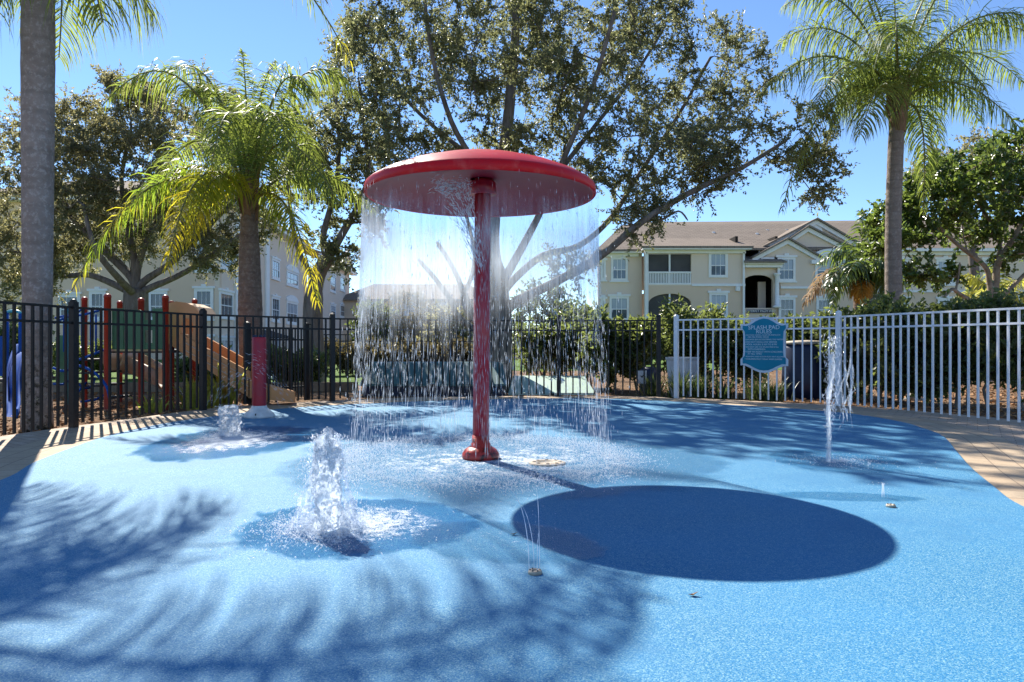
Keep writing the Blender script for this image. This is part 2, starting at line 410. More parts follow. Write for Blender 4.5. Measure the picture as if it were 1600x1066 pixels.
def spline(pts, n=10, closed=False):
    P = [np.array(p, float) for p in pts]; out = []; m = len(P)
    for i in range(m if closed else m - 1):
        g = (lambda j: P[j % m]) if closed else (lambda j: P[min(max(j, 0), m - 1)])
        a, b, c, d = g(i-1), g(i), g(i+1), g(i+2)
        for t in np.linspace(0, 1, n, endpoint=False):
            out.append(.5*((2*b)+(-a+c)*t+(2*a-5*b+4*c-d)*t*t+(-a+3*b-3*c+d)*t**3))
    if not closed: out.append(P[-1])
    return out
padpx = [(60,722),(165,684),(250,665),(330,653),(433,641),(520,635),(600,631),(740,626),(850,624),(950,624.5),(1060,629),(1150,635),(1250,641),(1343,650),(1412,662),(1445,672),(1474,683.5),(1495,707),(1517,732),(1549,759),(1600,795)]
pad_pts = [(-4.02,4.6),(-4.06,5.69)] + [gp(*p)[:2] for p in padpx] + [(3.32,3.9),(3.7,2.9),(4.3,1.6),(4.4,-.4),(3.2,-2.4),(0,-3.2),(-3.3,-2.4),(-4.3,-.4),(-4.3,1.6),(-4.1,3.4)]
PAD = spline(pad_pts, 6, True)
def offset_curve(C, d):
    out = []; n = len(C)
    for i in range(n):
        t = C[(i+1) % n] - C[i-1]; t = t / np.linalg.norm(t)
        out.append(C[i] + np.array((-t[1], t[0])) * d)
    return out
# slab with a rounded edge
mb = MB()
inn = offset_curve(PAD, -.012)
n = len(PAD)
mb.add([(p[0], p[1], -.03) for p in PAD] + [(p[0], p[1], .012) for p in PAD] + [(p[0], p[1], .02) for p in inn], [(i, (i+1) % n, n+(i+1) % n, n+i) for i in range(n)] + [(n+i, n+(i+1) % n, 2*n+(i+1) % n, 2*n+i) for i in range(n)] + [tuple(range(3*n-1, 2*n-1, -1))])
area = sum(PAD[i][0]*PAD[(i+1) % n][1]-PAD[(i+1) % n][0]*PAD[i][1] for i in range(n))
pad = structure(mb.build('splash_pad', 'blue_rubber'))
sgn = 1 if area < 0 else -1           # outwards
fence_px = [(0,685),(50,677),(115,668),(220,654),(317,641),(400,634),(519,627),(640,622),(750,620),(880,619.5),(1030,620)]
FB = [(-5.9, 6.9)] + [gp(*p)[:2] for p in fence_px]
white_px = [(1056,622),(1180,627.5),(1310,634),(1450,644.5),(1600,659)]
FW = [gp(*p)[:2] for p in white_px] + [(7.45, 8.6), (7.55, 7.2)]
FBc = spline(FB, 8); FWc = spline(FW, 8)
deck = [(-7.5, -6), (-7.2, 3), (-6.3, 6.2)] + [tuple(p) for p in offset_curve(FBc, .12)] + [tuple(p) for p in offset_curve(FWc, .12)] + [(8.2, 5), (8.5, -6)]
sheet('paved_deck', deck, 0.0, 'pavers')
# border courses along the pad
bc = offset_curve(PAD, sgn * .62); mb = MB(); uv = []
L = 0.0
ring0, ring1 = PAD + [PAD[0]], bc + [bc[0]]
for i in range(n + 1):
    if i: L += float(np.linalg.norm(ring0[i] - ring0[i-1]))
    mb.v += [(ring0[i][0], ring0[i][1], .005), (ring1[i][0], ring1[i][1], .005)]; uv += [(L, 0), (L, .69)]
mb.f = [(2*i, 2*i+1, 2*i+3, 2*i+2) if sgn < 0 else (2*i, 2*i+2, 2*i+3, 2*i+1) for i in range(n)]; mb.uv = uv
structure(mb.build('paved_border', 'border_pavers'))

# ================================================================== fences
FH = 1.58
def walk(curve):
    C = [np.array(c) for c in curve]; S = [0.0]
    for i in range(1, len(C)): S.append(S[-1] + float(np.linalg.norm(C[i] - C[i-1])))
    def at(s):
        s = min(max(s, 0), S[-1]); j = max(1, next((i for i in range(len(S)) if S[i] >= s), len(S)-1))
        t = (s - S[j-1]) / max(S[j] - S[j-1], 1e-9); return C[j-1]*(1-t) + C[j]*t
    def find(px):
        best = min(range(int(S[-1]/.01)), key=lambda i: abs((at(i*.01)[0]/at(i*.01)[1])*FX + CX - px)); return best * .01
    return at, find, S[-1]
def fence(name, label, curve, post_px, mat, H, low, step, pw=.085, ps=.026, rails=(0, .2), group=None, lowrail=None, post_s=None, kn=None):
    at, find, total = walk(curve)
    ss = post_s or [find(x) for x in post_px]
    c0 = at(total/2); loc = (float(c0[0]), float(c0[1]), 0.0)
    root = thing(name, label, 'fence', loc, group)
    proto = MB().box((loc[0], loc[1], low + (H-low)/2 - .01), (ps, ps, H - low - .02)).build('picket', mat, root)
    first = True
    pm = MB().box((loc[0], loc[1], (H+.06)/2), (pw, pw, H+.06)).lathe([(pw*.70, 0), (pw*.72, .012), (pw*.3, .035), (0.001, .04)], (loc[0], loc[1], H+.06), 4).build('post', mat, root)
    posts = []
    for i, s in enumerate(ss):
        p = at(s); off = (float(p[0]-loc[0]), float(p[1]-loc[1]), 0)
        o = pm if i == 0 else copy_part(pm, root, off); o.location = off; posts.append(p)
        a = at(s+.05)-at(s-.05); o.rotation_euler.z = math.atan2(a[1], a[0])
    ends = [0.0] + list(ss) + [total]
    for a, b in zip(ends[:-1], ends[1:]):
        if b - a < .12: continue
        m = max(1, round((b-a)/step))
        pa, pb = at(a), at(b)
        hasA = a in ss; hasB = b in ss
        q = [pa + (pb-pa)*t for t in (0, 1)]
        for zt in [H - r for r in rails] + ([lowrail] if lowrail else []):
            d = (pb-pa); ln = float(np.linalg.norm(d)); d = d/ln
            mid = (pa+pb)/2
            MB().box((mid[0], mid[1], zt-.014), (ln-.005, .034, .03), (d[0], d[1], 0)).build('rail', mat, root)
        for i in range(1, m):
            p = pa + (pb-pa)*(i/m); off = (float(p[0]-loc[0]), float(p[1]-loc[1]), 0)
            if first: o = proto; first = False
            else: o = copy_part(proto, root, off)
            o.location = off; o.rotation_euler.z = math.atan2(pb[1]-pa[1], pb[0]-pa[0])
    return root, at, find
fence('picket_fence', 'black metal picket fence curving round the splash pad deck', FBc, [115, 317, 519, 745, 873, 1030], 'black_metal', FH, .05, .148, ps=.028)
fw, atW, findW = fence('picket_fence', 'white metal picket fence carrying the blue rules sign', FWc, [1056.5, 1310], 'white_metal', FH, .045, .15, .08, .025)
gate_pts = [pp(382, 600, 12.95)[:2], pp(480, 600, 13.9)[:2]]
fence('gate_fence', 'shorter black gate with close pickets behind the red spray post', gate_pts, None, 'black_metal', 1.40, .06, .075, .10, .022, (0, .22), post_s=[.05, 1.46], lowrail=.28)
fence('picket_fence', 'far black picket fence in front of the brown hedge beyond the cabinets', [pp(480, 560, 22)[:2], pp(760, 560, 24)[:2], pp(1048, 560, 21.5)[:2]], [560, 705, 850, 950], 'black_metal', 1.38, .05, .2, .08, .026)
fence('railing', 'pale yellow railing of a walkway showing above the navy tank', [pp(1232, 536, 26)[:2], pp(1312, 536, 26)[:2]], [1233, 1311], 'white_plastic', 1.50, .1, .12, .1, .05, (0,))

def lettering(body, size, root, mat, rot, loc, left=False, ext=.002):
    c = bpy.data.curves.new('lettering', 'FONT'); c.body = body; c.size = size; c.extrude = ext; c.resolution_u = 3
    c.align_x = 'LEFT' if left else 'CENTER'; c.align_y = 'CENTER'
    t = bpy.data.objects.new('lettering_source', c); COL.objects.link(t)
    dg = bpy.context.evaluated_depsgraph_get(); me = bpy.data.meshes.new_from_object(t.evaluated_get(dg))
    bpy.data.objects.remove(t); bpy.data.curves.remove(c)
    me.name = 'lettering'; me.materials.clear(); me.materials.append(MATS[mat])
    o = bpy.data.objects.new('lettering', me); COL.objects.link(o); o.parent = root; o.rotation_euler = rot; o.location = loc
    return o
# ================================================================== rules sign on the white fence
def sign():
    pa, pb = atW(findW(1056.5)), atW(findW(1310)); d = pb-pa; d = d/np.linalg.norm(d)
    best = min((abs((pa+d*t)[0]/(pa+d*t)[1]*FX+CX-1195), t) for t in np.linspace(0, 3, 600)); p = pa+d*best[1]
    u = Vector((d[0], d[1], 0)); nrm = Vector((d[1], -d[0], 0))
    if nrm.y > 0: nrm = -nrm
    Y = float(p[1]); sc = Y/FX
    base = Vector((p[0], p[1], 0)) + nrm*.045
    cz = CH - (538.5-HY)*sc
    fx = 1.0/abs(d[0])*.985
    w, h = 64*sc*fx*.5*.94, 88*sc*.5
    def outline(k, dz=0):
        a = [(-.0,1),(.22,.97),(.42,.88),(.62,.77),(.82,.72),(1,.74),(1,.62),(.90,.50),(.88,.3),(.88,-.28),(.90,-.44),(1,-.53),(1,-.75),(.85,-.74),(.62,-.82),(.40,-.92),(.2,-.985),(0,-1)]
        a = a + [(-x, y) for x, y in reversed(a[1:-1])]
        return [base + u*(x*(w-k)) + Vector((0,0,cz + y*(h-k))) for x, y in a]
    root = thing('rules_sign', 'blue splash pad rules sign with pale scalloped border on white fence', 'sign', base + Vector((0,0,cz)))
    MB().prism(outline(0), nrm*.012).build('sign_frame', 'sign_border', root)
    MB().prism([q + nrm*.012 for q in outline(.042)], nrm*.005).build('sign_board', 'sign_blue', root)
    rot = Matrix((u, Vector((0,0,1)), nrm)).transposed().to_euler()
    def text(body, z, size, x=None, left=False):
        return lettering(body, size, root, 'sign_ink', rot, u*(x or 0) + Vector((0,0,z)) + nrm*.0195, left, .0015)
    text('SPLASH PAD', h*.60, .105); text('RULES', h*.455, .105)
    rows = ['NO FOOD, DRINKS, GLASS OR ANIMALS IN', 'OR ON POOL DECK', 'SHOWER BEFORE ENTERING THE WATER', 'DO NOT SWALLOW WATER', 'POOL HOURS: 8 AM TO 8 PM', 'DO NOT USE THE SPLASH PAD IF ILL', 'WITH DIARRHEA', 'KEEP AN ADULT WITH CHILDREN', 'AT ALL TIMES', 'RUNNING AND ROUGH PLAY NOT ALLOWED', 'CHILDREN MUST WEAR SWIM DIAPERS']
    zs = [.335,.26,.175,.085,0,-.09,-.17,-.26,-.335,-.43,-.52]
    for i, (r_, z) in enumerate(zip(rows, zs)):
        ind = i in (1, 6, 8)
        text(('' if ind else '\u2022 ') + r_, h*z, min(.047, 1.55*w*1.72/max(len(r_), 27)), -w*.80 + (.05 if ind else 0), True)
sign()

# ================================================================== mushroom fountain
MX, MY = -.293, 6.72
MR, ZR = 1.075, 2.475
root = thing('mushroom_fountain', 'tall red mushroom water fountain with domed cap on a single pole', 'fountain', (MX, MY, 0.02))
MB().lathe([(.10, ZR+.16), (.55, ZR+.115), (.90, ZR+.055), (1.03, ZR+.012), (1.045, ZR)], (MX, MY, 0), 96, False).build('cap_underside', 'red_under_shade', root, True)
prof = [(1.045, ZR), (1.066, ZR-.006), (MR, ZR+.004), (MR-.002, ZR+.055), (1.066, ZR+.076), (1.045, ZR+.095), (.95, ZR+.152), (.78, ZR+.225), (.55, ZR+.297), (.30, ZR+.358), (.10, ZR+.392), (.001, ZR+.397)]
cap = MB().lathe(prof, (MX, MY, 0), 96, False).build('cap', 'red_gel', root, True)
MB().tube([(MX, MY, .22), (MX+.01, MY, 1.2), (MX+.02, MY, ZR+.19)], .076, 28).build('pole', 'red_pole', root, True)
mb = MB().lathe([(.165, .02), (.178, .035), (.172, .07), (.150, .105), (.115, .128), (.096, .14), (.092, .165), (.080, .17), (.079, .24)], (MX, MY, 0), 32)
fl = mb.build('base_flange', 'red_flange', root, True)
MB().lathe([(.13, ZR+.02), (.12, ZR+.13), (.09, ZR+.16)], (MX+.02, MY, 0), 24).build('cap_collar', 'red_pole', root, True)

# water as many small drops -----------------------------------------------------
OCT = np.array([(1,0,0),(-1,0,0),(0,1,0),(0,-1,0),(0,0,1),(0,0,-1)], float)
OCF = np.array([(0,2,4),(2,1,4),(1,3,4),(3,0,4),(2,0,5),(1,2,5),(3,1,5),(0,3,5)])
def drops(name, P, size, mat, parent=None, vel=None, stretch=None):
    """P (n,3) centres, size (n,) radius; vel: direction of stretch, stretch (n,) half length"""
    P = np.asarray(P, float); n = len(P); size = np.broadcast_to(size, (n,))
    st = size if stretch is None else np.broadcast_to(stretch, (n,))
    d = np.tile((0, 0, 1.0), (n, 1)) if vel is None else vel/np.linalg.norm(vel, axis=1, keepdims=True)
    a = np.cross(d, np.where(np.abs(d[:, :1]) < .9, np.array([[1.0, 0, 0]]), np.array([[0, 1.0, 0]]))); a /= np.linalg.norm(a, axis=1, keepdims=True)
    b = np.cross(d, a)
    V = P[:, None, :] + OCT[None, :, 0:1]*(a*size[:, None])[:, None, :] + OCT[None, :, 1:2]*(b*size[:, None])[:, None, :] + OCT[None, :, 2:3]*(d*st[:, None])[:, None, :]
    F = (OCF[None] + 6*np.arange(n)[:, None, None]).reshape(-1, 3)
    return obj(name, V.reshape(-1, 3), F, mat, parent)
# falling curtain
root = thing('water_curtain', 'round curtain of water falling from the rim of the red cap', 'falling water', (MX, MY, .02))
NA, NZ = 160, 26; V = []; F = []
ph = rng.uniform(0, 6.28, 6)
for j in range(NZ):
    t = j/(NZ-1); z = ZR+.01 - (ZR-.10)*t
    for i in range(NA):
        a = 2*math.pi*i/NA
        r = MR + .012 + .02*math.sqrt(t) + .06*t*t + .02*t*(math.sin(7*a+ph[0])+.7*math.sin(17*a+ph[1]))
        V.append((MX+r*math.cos(a), MY+r*math.sin(a), z))
for j in range(NZ-1):
    for i in range(NA):
        i2 = (i+1) % NA; F.append((j*NA+i, j*NA+i2, (j+1)*NA+i2, (j+1)*NA+i))
film = obj('water_film', V, F, 'curtain_film', root, True)
n = 8200
a = rng.uniform(0, 2*math.pi, n); dens = .5+.5*np.sin(5*a+ph[2])*np.sin(3*a+ph[3]); keep = rng.uniform(0, 1, n) < (.30+.7*dens)*np.where(np.sin(a) < -.55, .5, 1.0); a = a[keep]; n = len(a)
t = rng.beta(1.3, 1.05, n); r = MR + .02 + .02*np.sqrt(t) + .07*t*t + rng.normal(0, .02, n)*(.3+t)
P = np.stack([MX+r*np.cos(a), MY+r*np.sin(a), ZR - (ZR-.06)*t], 1)
s = drops('falling_drops', P, rng.uniform(.0006, .0011, n)+.0022*rng.uniform(0, 1, n)**4, 'water_rain', root, np.stack([.05*np.cos(a), .05*np.sin(a), np.full(n, -1.0)], 1), rng.uniform(.010, .07, n)*(.5+t)); tag(s, kind='stuff')
n = 900                                                        # loose drops inside and outside
a = rng.uniform(0, 2*math.pi, n); r = rng.normal(MR+.05, .11, n); z = rng.uniform(.05, 2.2, n)
s = drops('loose_drops', np.stack([MX+r*np.cos(a), MY+r*np.sin(a), z], 1), rng.uniform(.0014, .0032, n), 'water_drops', root, None, rng.uniform(.006, .03, n)); tag(s, kind='stuff')
# spray inside the cap, bending over onto the pole
V = []; D = []; 
for i in range(620):
    a0 = rng.uniform(0, 1); tt = rng.uniform(0, 1)
    sp = np.array([-.42 + .32*a0, -.42 + rng.normal(0, .12), 0])*1.0
    x = MX + .02 + sp[0]*(1-tt*tt*.95) + rng.normal(0, .02); y = MY - .1 + sp[1]*(1-tt*.8) + rng.normal(0, .03)
    z = ZR - .04 + .22*math.sin(min(1, tt*1.15)*math.pi)*.5 - .62*tt*tt + rng.normal(0, .035)
    V.append((x, y, z)); D.append((-sp[0]*1.2+rng.normal(0, .12), -sp[1]+rng.normal(0, .1), .45-1.5*tt+rng.normal(0, .15)))
s = drops('inner_spray', V, rng.uniform(.0022, .0042, len(V)), 'water_drops', root, np.array(D), rng.uniform(.014, .045, len(V))); tag(s, kind='stuff')
n = 420
a = rng.uniform(math.pi, 2*math.pi, n)
s = drops('pole_runs', np.stack([MX+.01+.08*np.cos(a), MY+.082*np.sin(a), rng.uniform(.2, 2.3, n)], 1), rng.uniform(.0012, .0026, n), 'water_strand', root, None, rng.uniform(.02, .07, n)); tag(s, kind='stuff')
# splash ring where it lands
n = 21000
a = rng.uniform(0, 2*math.pi, n); r = MR+.12+np.abs(rng.normal(0, .22, n))*np.where(rng.uniform(0, 1, n) < .35, -1, 1); h = np.abs(rng.normal(0, .045, n))*(1-np.clip(np.abs(r-MR-.12)/.7, 0, .9))
s = drops('splash_drops', np.stack([MX+r*np.cos(a), MY+r*np.sin(a), .024+h], 1), rng.uniform(.0010, .0022, n)+.0022*rng.uniform(0, 1, n)**4, 'water_drops', root, rng.normal(0, 1, (n, 3))+np.array((0, 0, .8)), rng.uniform(.003, .010, n)); tag(s, kind='stuff')

def disc_puddle(c, rx, ry, mat, z, rot=0, n=64):
    o = obj('puddle', [(math.cos(2*math.pi*i/n), math.sin(2*math.pi*i/n), 0) for i in range(n)], [tuple(range(n))], mat)
    o.location = (c[0], c[1], z); o.scale = (rx, ry, 1); o.rotation_euler.z = rot
    return structure(o)
disc_puddle((MX+.15, MY-.1), 2.2, 1.95, 'puddle_ring', .0225)
disc_puddle((-.92, 4.28), .78, .74, 'puddle_near', .0255)
disc_puddle((-3.08, 7.95), .95, 1.5, 'puddle_far', .0255)
disc_puddle((-.05, 3.92), .62, .42, 'puddle_thin', .0285, -.5)
disc_puddle((2.95, 6.6), .62, .75, 'puddle_thin', .0255)
disc_puddle((2.35, 5.05), .55, .16, 'puddle_thin', .0255, -.15)

# bubbling jets ------------------------------------------------------------------
def bubbler(name, label, px, base_y, top_y, wtop, wbase, seed, ndrop, skirt=True, lean=0.0, core=.5):
    g = np.random.default_rng(seed)
    X, Y, _ = gp(px, base_y); H = sz(base_y-top_y, Y)
    root = thing(name, label, 'water jet', (X, Y, .02))
    def column(r0, r1, h, amp, nm, mat, seg=40, rings=34, flare=1.0):
        V = []; F = []; ph = g.uniform(0, 6.28, (6,))
        for j in range(rings):
            t = j/(rings-1); rr = r0*(1-t)**flare + r1*(1-(1-t)**flare)
            if t > .93: rr *= max(.02, math.sqrt(max(0, 1-((t-.93)/.07)**2)))
            for i in range(seg):
                a = 2*math.pi*i/seg
                q = 1 + amp*(math.sin(3*a+ph[0]+5*t)*.5+math.sin(5*a+ph[1]-9*t)*.4+math.sin(9*a+ph[2]+14*t)*.25+math.sin(2*a+22*t+ph[3])*.3)
                zt = t*h*(1+(.09*math.sin(2*a+ph[4])+.07*math.sin(5*a+ph[5])+.05*math.sin(9*a+ph[1])) * t**3)
                V.append((X+lean*t*t+rr*q*math.cos(a), Y+rr*q*math.sin(a), .02+zt))
        for j in range(rings-1):
            for i in range(seg): F.append((j*seg+i, j*seg+(i+1) % seg, (j+1)*seg+(i+1) % seg, (j+1)*seg+i))
        o = obj(nm, V, F, mat, root, True)
        tx = bpy.data.textures.get('froth_clouds') or bpy.data.textures.new('froth_clouds', 'CLOUDS'); tx.noise_scale = .028; tx.noise_depth = 4
        ss = o.modifiers.new('sub', 'SUBSURF'); ss.levels = ss.render_levels = 1
        dm = o.modifiers.new('froth', 'DISPLACE'); dm.texture = tx; dm.texture_coords = 'LOCAL'; dm.strength = r1*.75; dm.mid_level = .5
        return o
    column(wtop*core*.95, wtop*core*.92, H*.92, .22, 'water_column', 'froth')
    if skirt: column(wbase, wtop*.80, H, .16, 'water_skirt', 'clear_skirt', 56, 40, 1.6)
    n = int(ndrop*.7); t = g.uniform(0, 1, n); a = g.uniform(0, 6.28, n)
    rr = (wbase*(1-t)**1.5 + wtop*(1-(1-t)**1.5))*(.75+np.abs(g.normal(0, .35, n)))
    s = drops('spray_drops', np.stack([X+lean*t*t+rr*np.cos(a), Y+rr*np.sin(a), .03+t*H*1.04], 1), g.uniform(.0007, .0016, n)+.003*g.uniform(0, 1, n)**5, 'water_drops', root, g.normal(0, .5, (n, 3))+np.array((0, 0, 1.0)), g.uniform(.002, .016, n)); tag(s, kind='stuff')
    n = int(ndrop*1.4); a = g.uniform(0, 6.28, n); rr = wbase*(.5+np.abs(g.normal(0, 1.0, n)))
    s = drops('splash_drops', np.stack([X+rr*np.cos(a), Y+rr*np.sin(a), .026+np.abs(g.normal(0, .03, n))*np.exp(-rr/wbase*.5)*1.6], 1), g.uniform(.0009, .0020, n)+.004*g.uniform(0, 1, n)**5, 'water_drops', root, g.normal(0, 1, (n, 3)), g.uniform(.002, .011, n)); tag(s, kind='stuff')
    return root, (X, Y, H)
bubbler('water_jet', 'broad frothy water jet bubbling up in the near round puddle', 512, 832, 692, .088, .21, 3, 2600, core=.90)
bubbler('water_jet', 'short white bubbling water jet beside the red spray post', 358, 684, 638, .115, .15, 5, 900, False, 0, 1.0)
# tall thin jet on the right
g = np.random.default_rng(11)
X, Y, _ = gp(1294, 726); Y0 = Y; H = 1.14
root = thing('water_jet', 'tall thin water jet rising in front of the white fence', 'water jet', (X, Y, .02))
pts = []; rad = []
for j in range(26):
    t = j/25; pts.append((X+.035*t*t+.008*math.sin(9*t), Y+.006*math.sin(13*t), .02+t*.98)); rad.append((.016+.013*t*t)*(1-.2*t)*(1+.22*math.sin(31*t)+.15*math.sin(57*t)))
MB().tube(pts, rad, 12).build('water_column', 'froth', root, True)
n = 900; t = g.uniform(0, 1, n)**.7; side = g.normal(.035, .045, n)*(.15+.85*t)
P = np.stack([X+side+.02*t, Y+g.normal(0, .05, n)*(.2+.85*t), .05+1.12*t], 1)
s = drops('spray_drops', P, g.uniform(.0009, .002, n)+.003*g.uniform(0, 1, n)**5, 'water_drops', root, g.normal(0, .5, (n, 3))+np.array((0, 0, 1.0)), g.uniform(.003, .03, n)); tag(s, kind='stuff')
for j in range(9):
    x0 = X+.06+.022*j+g.normal(0, .02); zt = g.uniform(.5, 1.05); zb = g.uniform(.15, .5)
    MB().tube([(x0, Y+g.normal(0, .05), zt - (zt-zb)*q/5) for q in range(6)], [.003, .009, .006, .010, .005, .002], 6).build('falling_strand', 'clear_skirt', root, True)
n = 700; a = g.uniform(0, 6.28, n); rr = np.abs(g.normal(0, .22, n))
s = drops('splash_drops', np.stack([X+.12+rr*np.cos(a)*1.3, Y+rr*np.sin(a), .026+np.abs(g.normal(0, .014, n))], 1), g.uniform(.0015, .0045, n), 'water_drops', root, g.normal(0, 1, (n, 3)), g.uniform(.002, .008, n)); tag(s, kind='stuff')
# thin arcs from the near nozzle
NX, NY, _ = gp(836, 903)
root = thing('water_jet', 'fine streams of water rising from the small beige floor nozzle', 'water jet', (NX, NY, .02))
for dx, dy, tx, ty, h, r_ in ((-.028, 0, -.105, .1, .37, .0026), (-.004, .01, -.085, .12, .30, .0018), (.022, .005, -.012, .12, .36, .0016), (.01, -.008, .012, .05, .17, .0022)):
    pts = [(NX+dx+tx*q*q, NY+dy+ty*q, .035+h*(1-(1-q)**1.6)) for q in np.linspace(0, 1, 14)]
    MB().tube(pts, [r_*(1-.5*q/13)*random.uniform(.35, 1.5) for q in range(14)], 6).build('water_stream', 'water_drops', root, True)
n = 60
s = drops('spray_drops', np.stack([NX+g.normal(0, .05, n), NY+g.normal(0, .06, n), g.uniform(.04, .4, n)], 1), g.uniform(.0007, .0018, n), 'water_drops', root); tag(s, kind='stuff')
def nozzle(name, label, px, py, r, mat='beige_plastic', slots=6):
    X, Y, _ = gp(px, py)
    root = thing(name, label, name.replace('_', ' '), (X, Y, .02))
    MB().lathe([(r, 0), (r, .010), (r*.92, .016), (r*.5, .018), (r*.48, .010), (r*.01, .010)], (X, Y, .02), 28).build('rim_ring', mat, root, True)
    for i in range(slots):
        a = 6.283*i/slots
        MB().lathe([(r*.10, 0), (r*.10, .004), (r*.04, .006)], (X+r*.70*math.cos(a), Y+r*.70*math.sin(a), .036), 8).build('screw', 'play_deck', root)
nozzle('floor_nozzle', 'small round beige floor nozzle sending up fine streams', 836, 903, .033)
nozzle('floor_drain', 'round beige drain cover in the splash just behind the dark shadow', 855, 728, .165, slots=8)
nozzle('floor_nozzle', 'tiny floor nozzle dribbling on the sunlit blue beyond the shadow', 1392, 797, .030)
X, Y, _ = gp(1378, 782)
root = thing('water_jet', 'tiny trickle of water hopping from the nozzle near the paved border', 'water jet', (X, Y, .02))
MB().tube([(X-.0+.02*q, Y+.01*q, .02+.10*math.sin(q*3.1)) for q in np.linspace(0, 1, 9)], [.002, .004, .0035, .005, .004, .005, .004, .004, .002], 6).build('water_stream', 'water_drops', root, True)
n = 40
s = drops('spray_drops', np.stack([X+g.normal(0, .04, n), Y+g.normal(0, .04, n), g.uniform(.03, .14, n)], 1), g.uniform(.001, .003, n), 'water_drops', root); tag(s, kind='stuff')

# red spray post with dome base ----------------------------------------------------
X, Y, _ = gp(405, 654); hgt = 1.20
root = thing('spray_post', 'short pinkish red spray post on a white domed foot', 'water feature', (X, Y, .02))
MB().lathe([(.215, .02), (.222, .04), (.205, .075), (.150, .125), (.115, .155), (.104, .19)], (X, Y, 0), 36).build('domed_foot', 'dome_white', root, True)
MB().lathe([(.1, .15), (.1, hgt-.03), (.094, hgt-.012), (.001, hgt-.010)], (X, Y, 0), 36, False).build('post_body', 'pink_post', root, True)
for i in range(7):
    a = 6.283*i/7
    MB().lathe([(.016, 0), (.018, .02), (.008, .035)], (X+.078*math.cos(a), Y+.078*math.sin(a), hgt-.014), 8).build('nozzle', 'navy_plastic', root)
MB().box((X+.02, Y-.20, .075), (.014, .02, .03)).build('lock_tab', 'black_metal', root)
root = thing('water_spray', 'thin fan of droplets sprayed sideways across the red post', 'water spray', (X, Y-.3, .5))
n = 210; V = []; D = []
for i in range(n):
    q = rng.uniform(0, 1); s_ = -1 if rng.uniform() < .55 else 1
    V.append((X+s_*(.02+.52*q)+rng.normal(0, .04)-.05, Y-.25+rng.normal(0, .1), .72-.48*q*q+(.12 if s_ > 0 else -.12)*(1-q)+rng.normal(0, .09)))
    D.append((s_*1.0, rng.normal(0, .2), -.25-1.0*q+rng.normal(0, .2)))
s = drops('spray_drops', V, rng.uniform(.0012, .0026, n), 'water_drops', root, np.array(D), rng.uniform(.015, .05, n)); tag(s, kind='stuff')

# dry leaves on the pad
for i, (px, py, lab) in enumerate(((1083, 939, 'small brown dry leaf lying on the blue pad below the dark shadow'), (803, 842, 'small dark wet leaf lying at the edge of the round shadow'))):
    X, Y, _ = gp(px, py)
    mb = MB().add([(X-.022, Y, .028), (X-.004, Y-.013, .031), (X+.026, Y+.004, .040), (X+.002, Y+.014, .027), (X, Y, .023)], [(0, 1, 4), (1, 2, 4), (2, 3, 4), (3, 0, 4)])
    tag(recentre(mb.build('fallen_leaf', 'dry_leaf'), (X, Y, .022)), lab, 'leaf', 'dry leaves on the pad')

# ================================================================== utility boxes behind the fence
def wedge(name, label, cat, px0, px1, ytop, ylid, ybase, Y, Yb, mat, mat2, inset=8):
    """cabinet with a sloping front lid: lid from (ytop, far edge) to (ylid, near edge), plinth below"""
    x0, x1 = pp(px0, 0, Y)[0], pp(px1, 0, Y)[0]
    zt, zl = pp(0, ytop, Yb)[2], pp(0, ylid, Y)[2]
    root = thing(name, label, cat, ((x0+x1)/2, (Y+Yb)/2, -.06))
    ins = sz(inset, Y)
    MB().add([(x0, Y, zl), (x1, Y, zl), (x1-ins, Yb, zt), (x0+ins, Yb, zt), (x0, Y, zl-.05), (x1, Y, zl-.05), (x1-ins, Yb+.3, zl-.05), (x0+ins, Yb+.3, zl-.05), (x1-ins, Yb+.3, zt), (x0+ins, Yb+.3, zt)],
        [(0, 1, 2, 3), (4, 5, 1, 0), (3, 2, 8, 9), (1, 5, 6, 8, 2), (4, 0, 3, 9, 7), (6, 7, 9, 8), (7, 6, 5, 4)]).build('lid', mat, root)
    MB().bbox(x0+.05, x1-.05, Y+.06, Yb+.25, -.06, zl-.052).build('plinth', mat2, root)
    MB().bbox((x0+x1)/2-.06, (x0+x1)/2+.06, Y-.02, Y, zl-.045, zl-.01).build('latch', 'black_metal', root)
    return root
wedge('utility_cabinet', 'long dark teal utility cabinet with sloping lid behind the black fence', 'cabinet', 562, 792, 566, 600, 622, 15.6, 16.3, 'teal_box', 'navy_plastic')
wedge('utility_cabinet', 'low pale green utility cabinet with sunlit sloping lid behind the fence', 'cabinet', 794, 930, 588, 614, 622, 15.9, 17.1, 'pale_green_box', 'teal_box')
# pump with control box
x, Y, _ = pp(1010, 0, 15.9); 
root = thing('water_pump', 'dark navy pump housing with small white control box by the fence corner', 'pump', (x, Y, -.06))
MB().lathe([(.20, -.06), (.21, .40), (.19, .52), (.10, .58), (.001, .585)], (x+.05, Y, 0), 24, False).build('housing', 'navy_plastic', root, True)
MB().bbox(x-.245, x-.05, Y-.30, Y-.20, .22, .50).build('control_box', 'white_plastic', root)
MB().prism([(x-.20, Y-.302, .40), (x-.15, Y-.302, .34), (x-.08, Y-.302, .46), (x-.15, Y-.302, .385)], (0, -.004, 0)).build('tick_mark', 'black_metal', root)
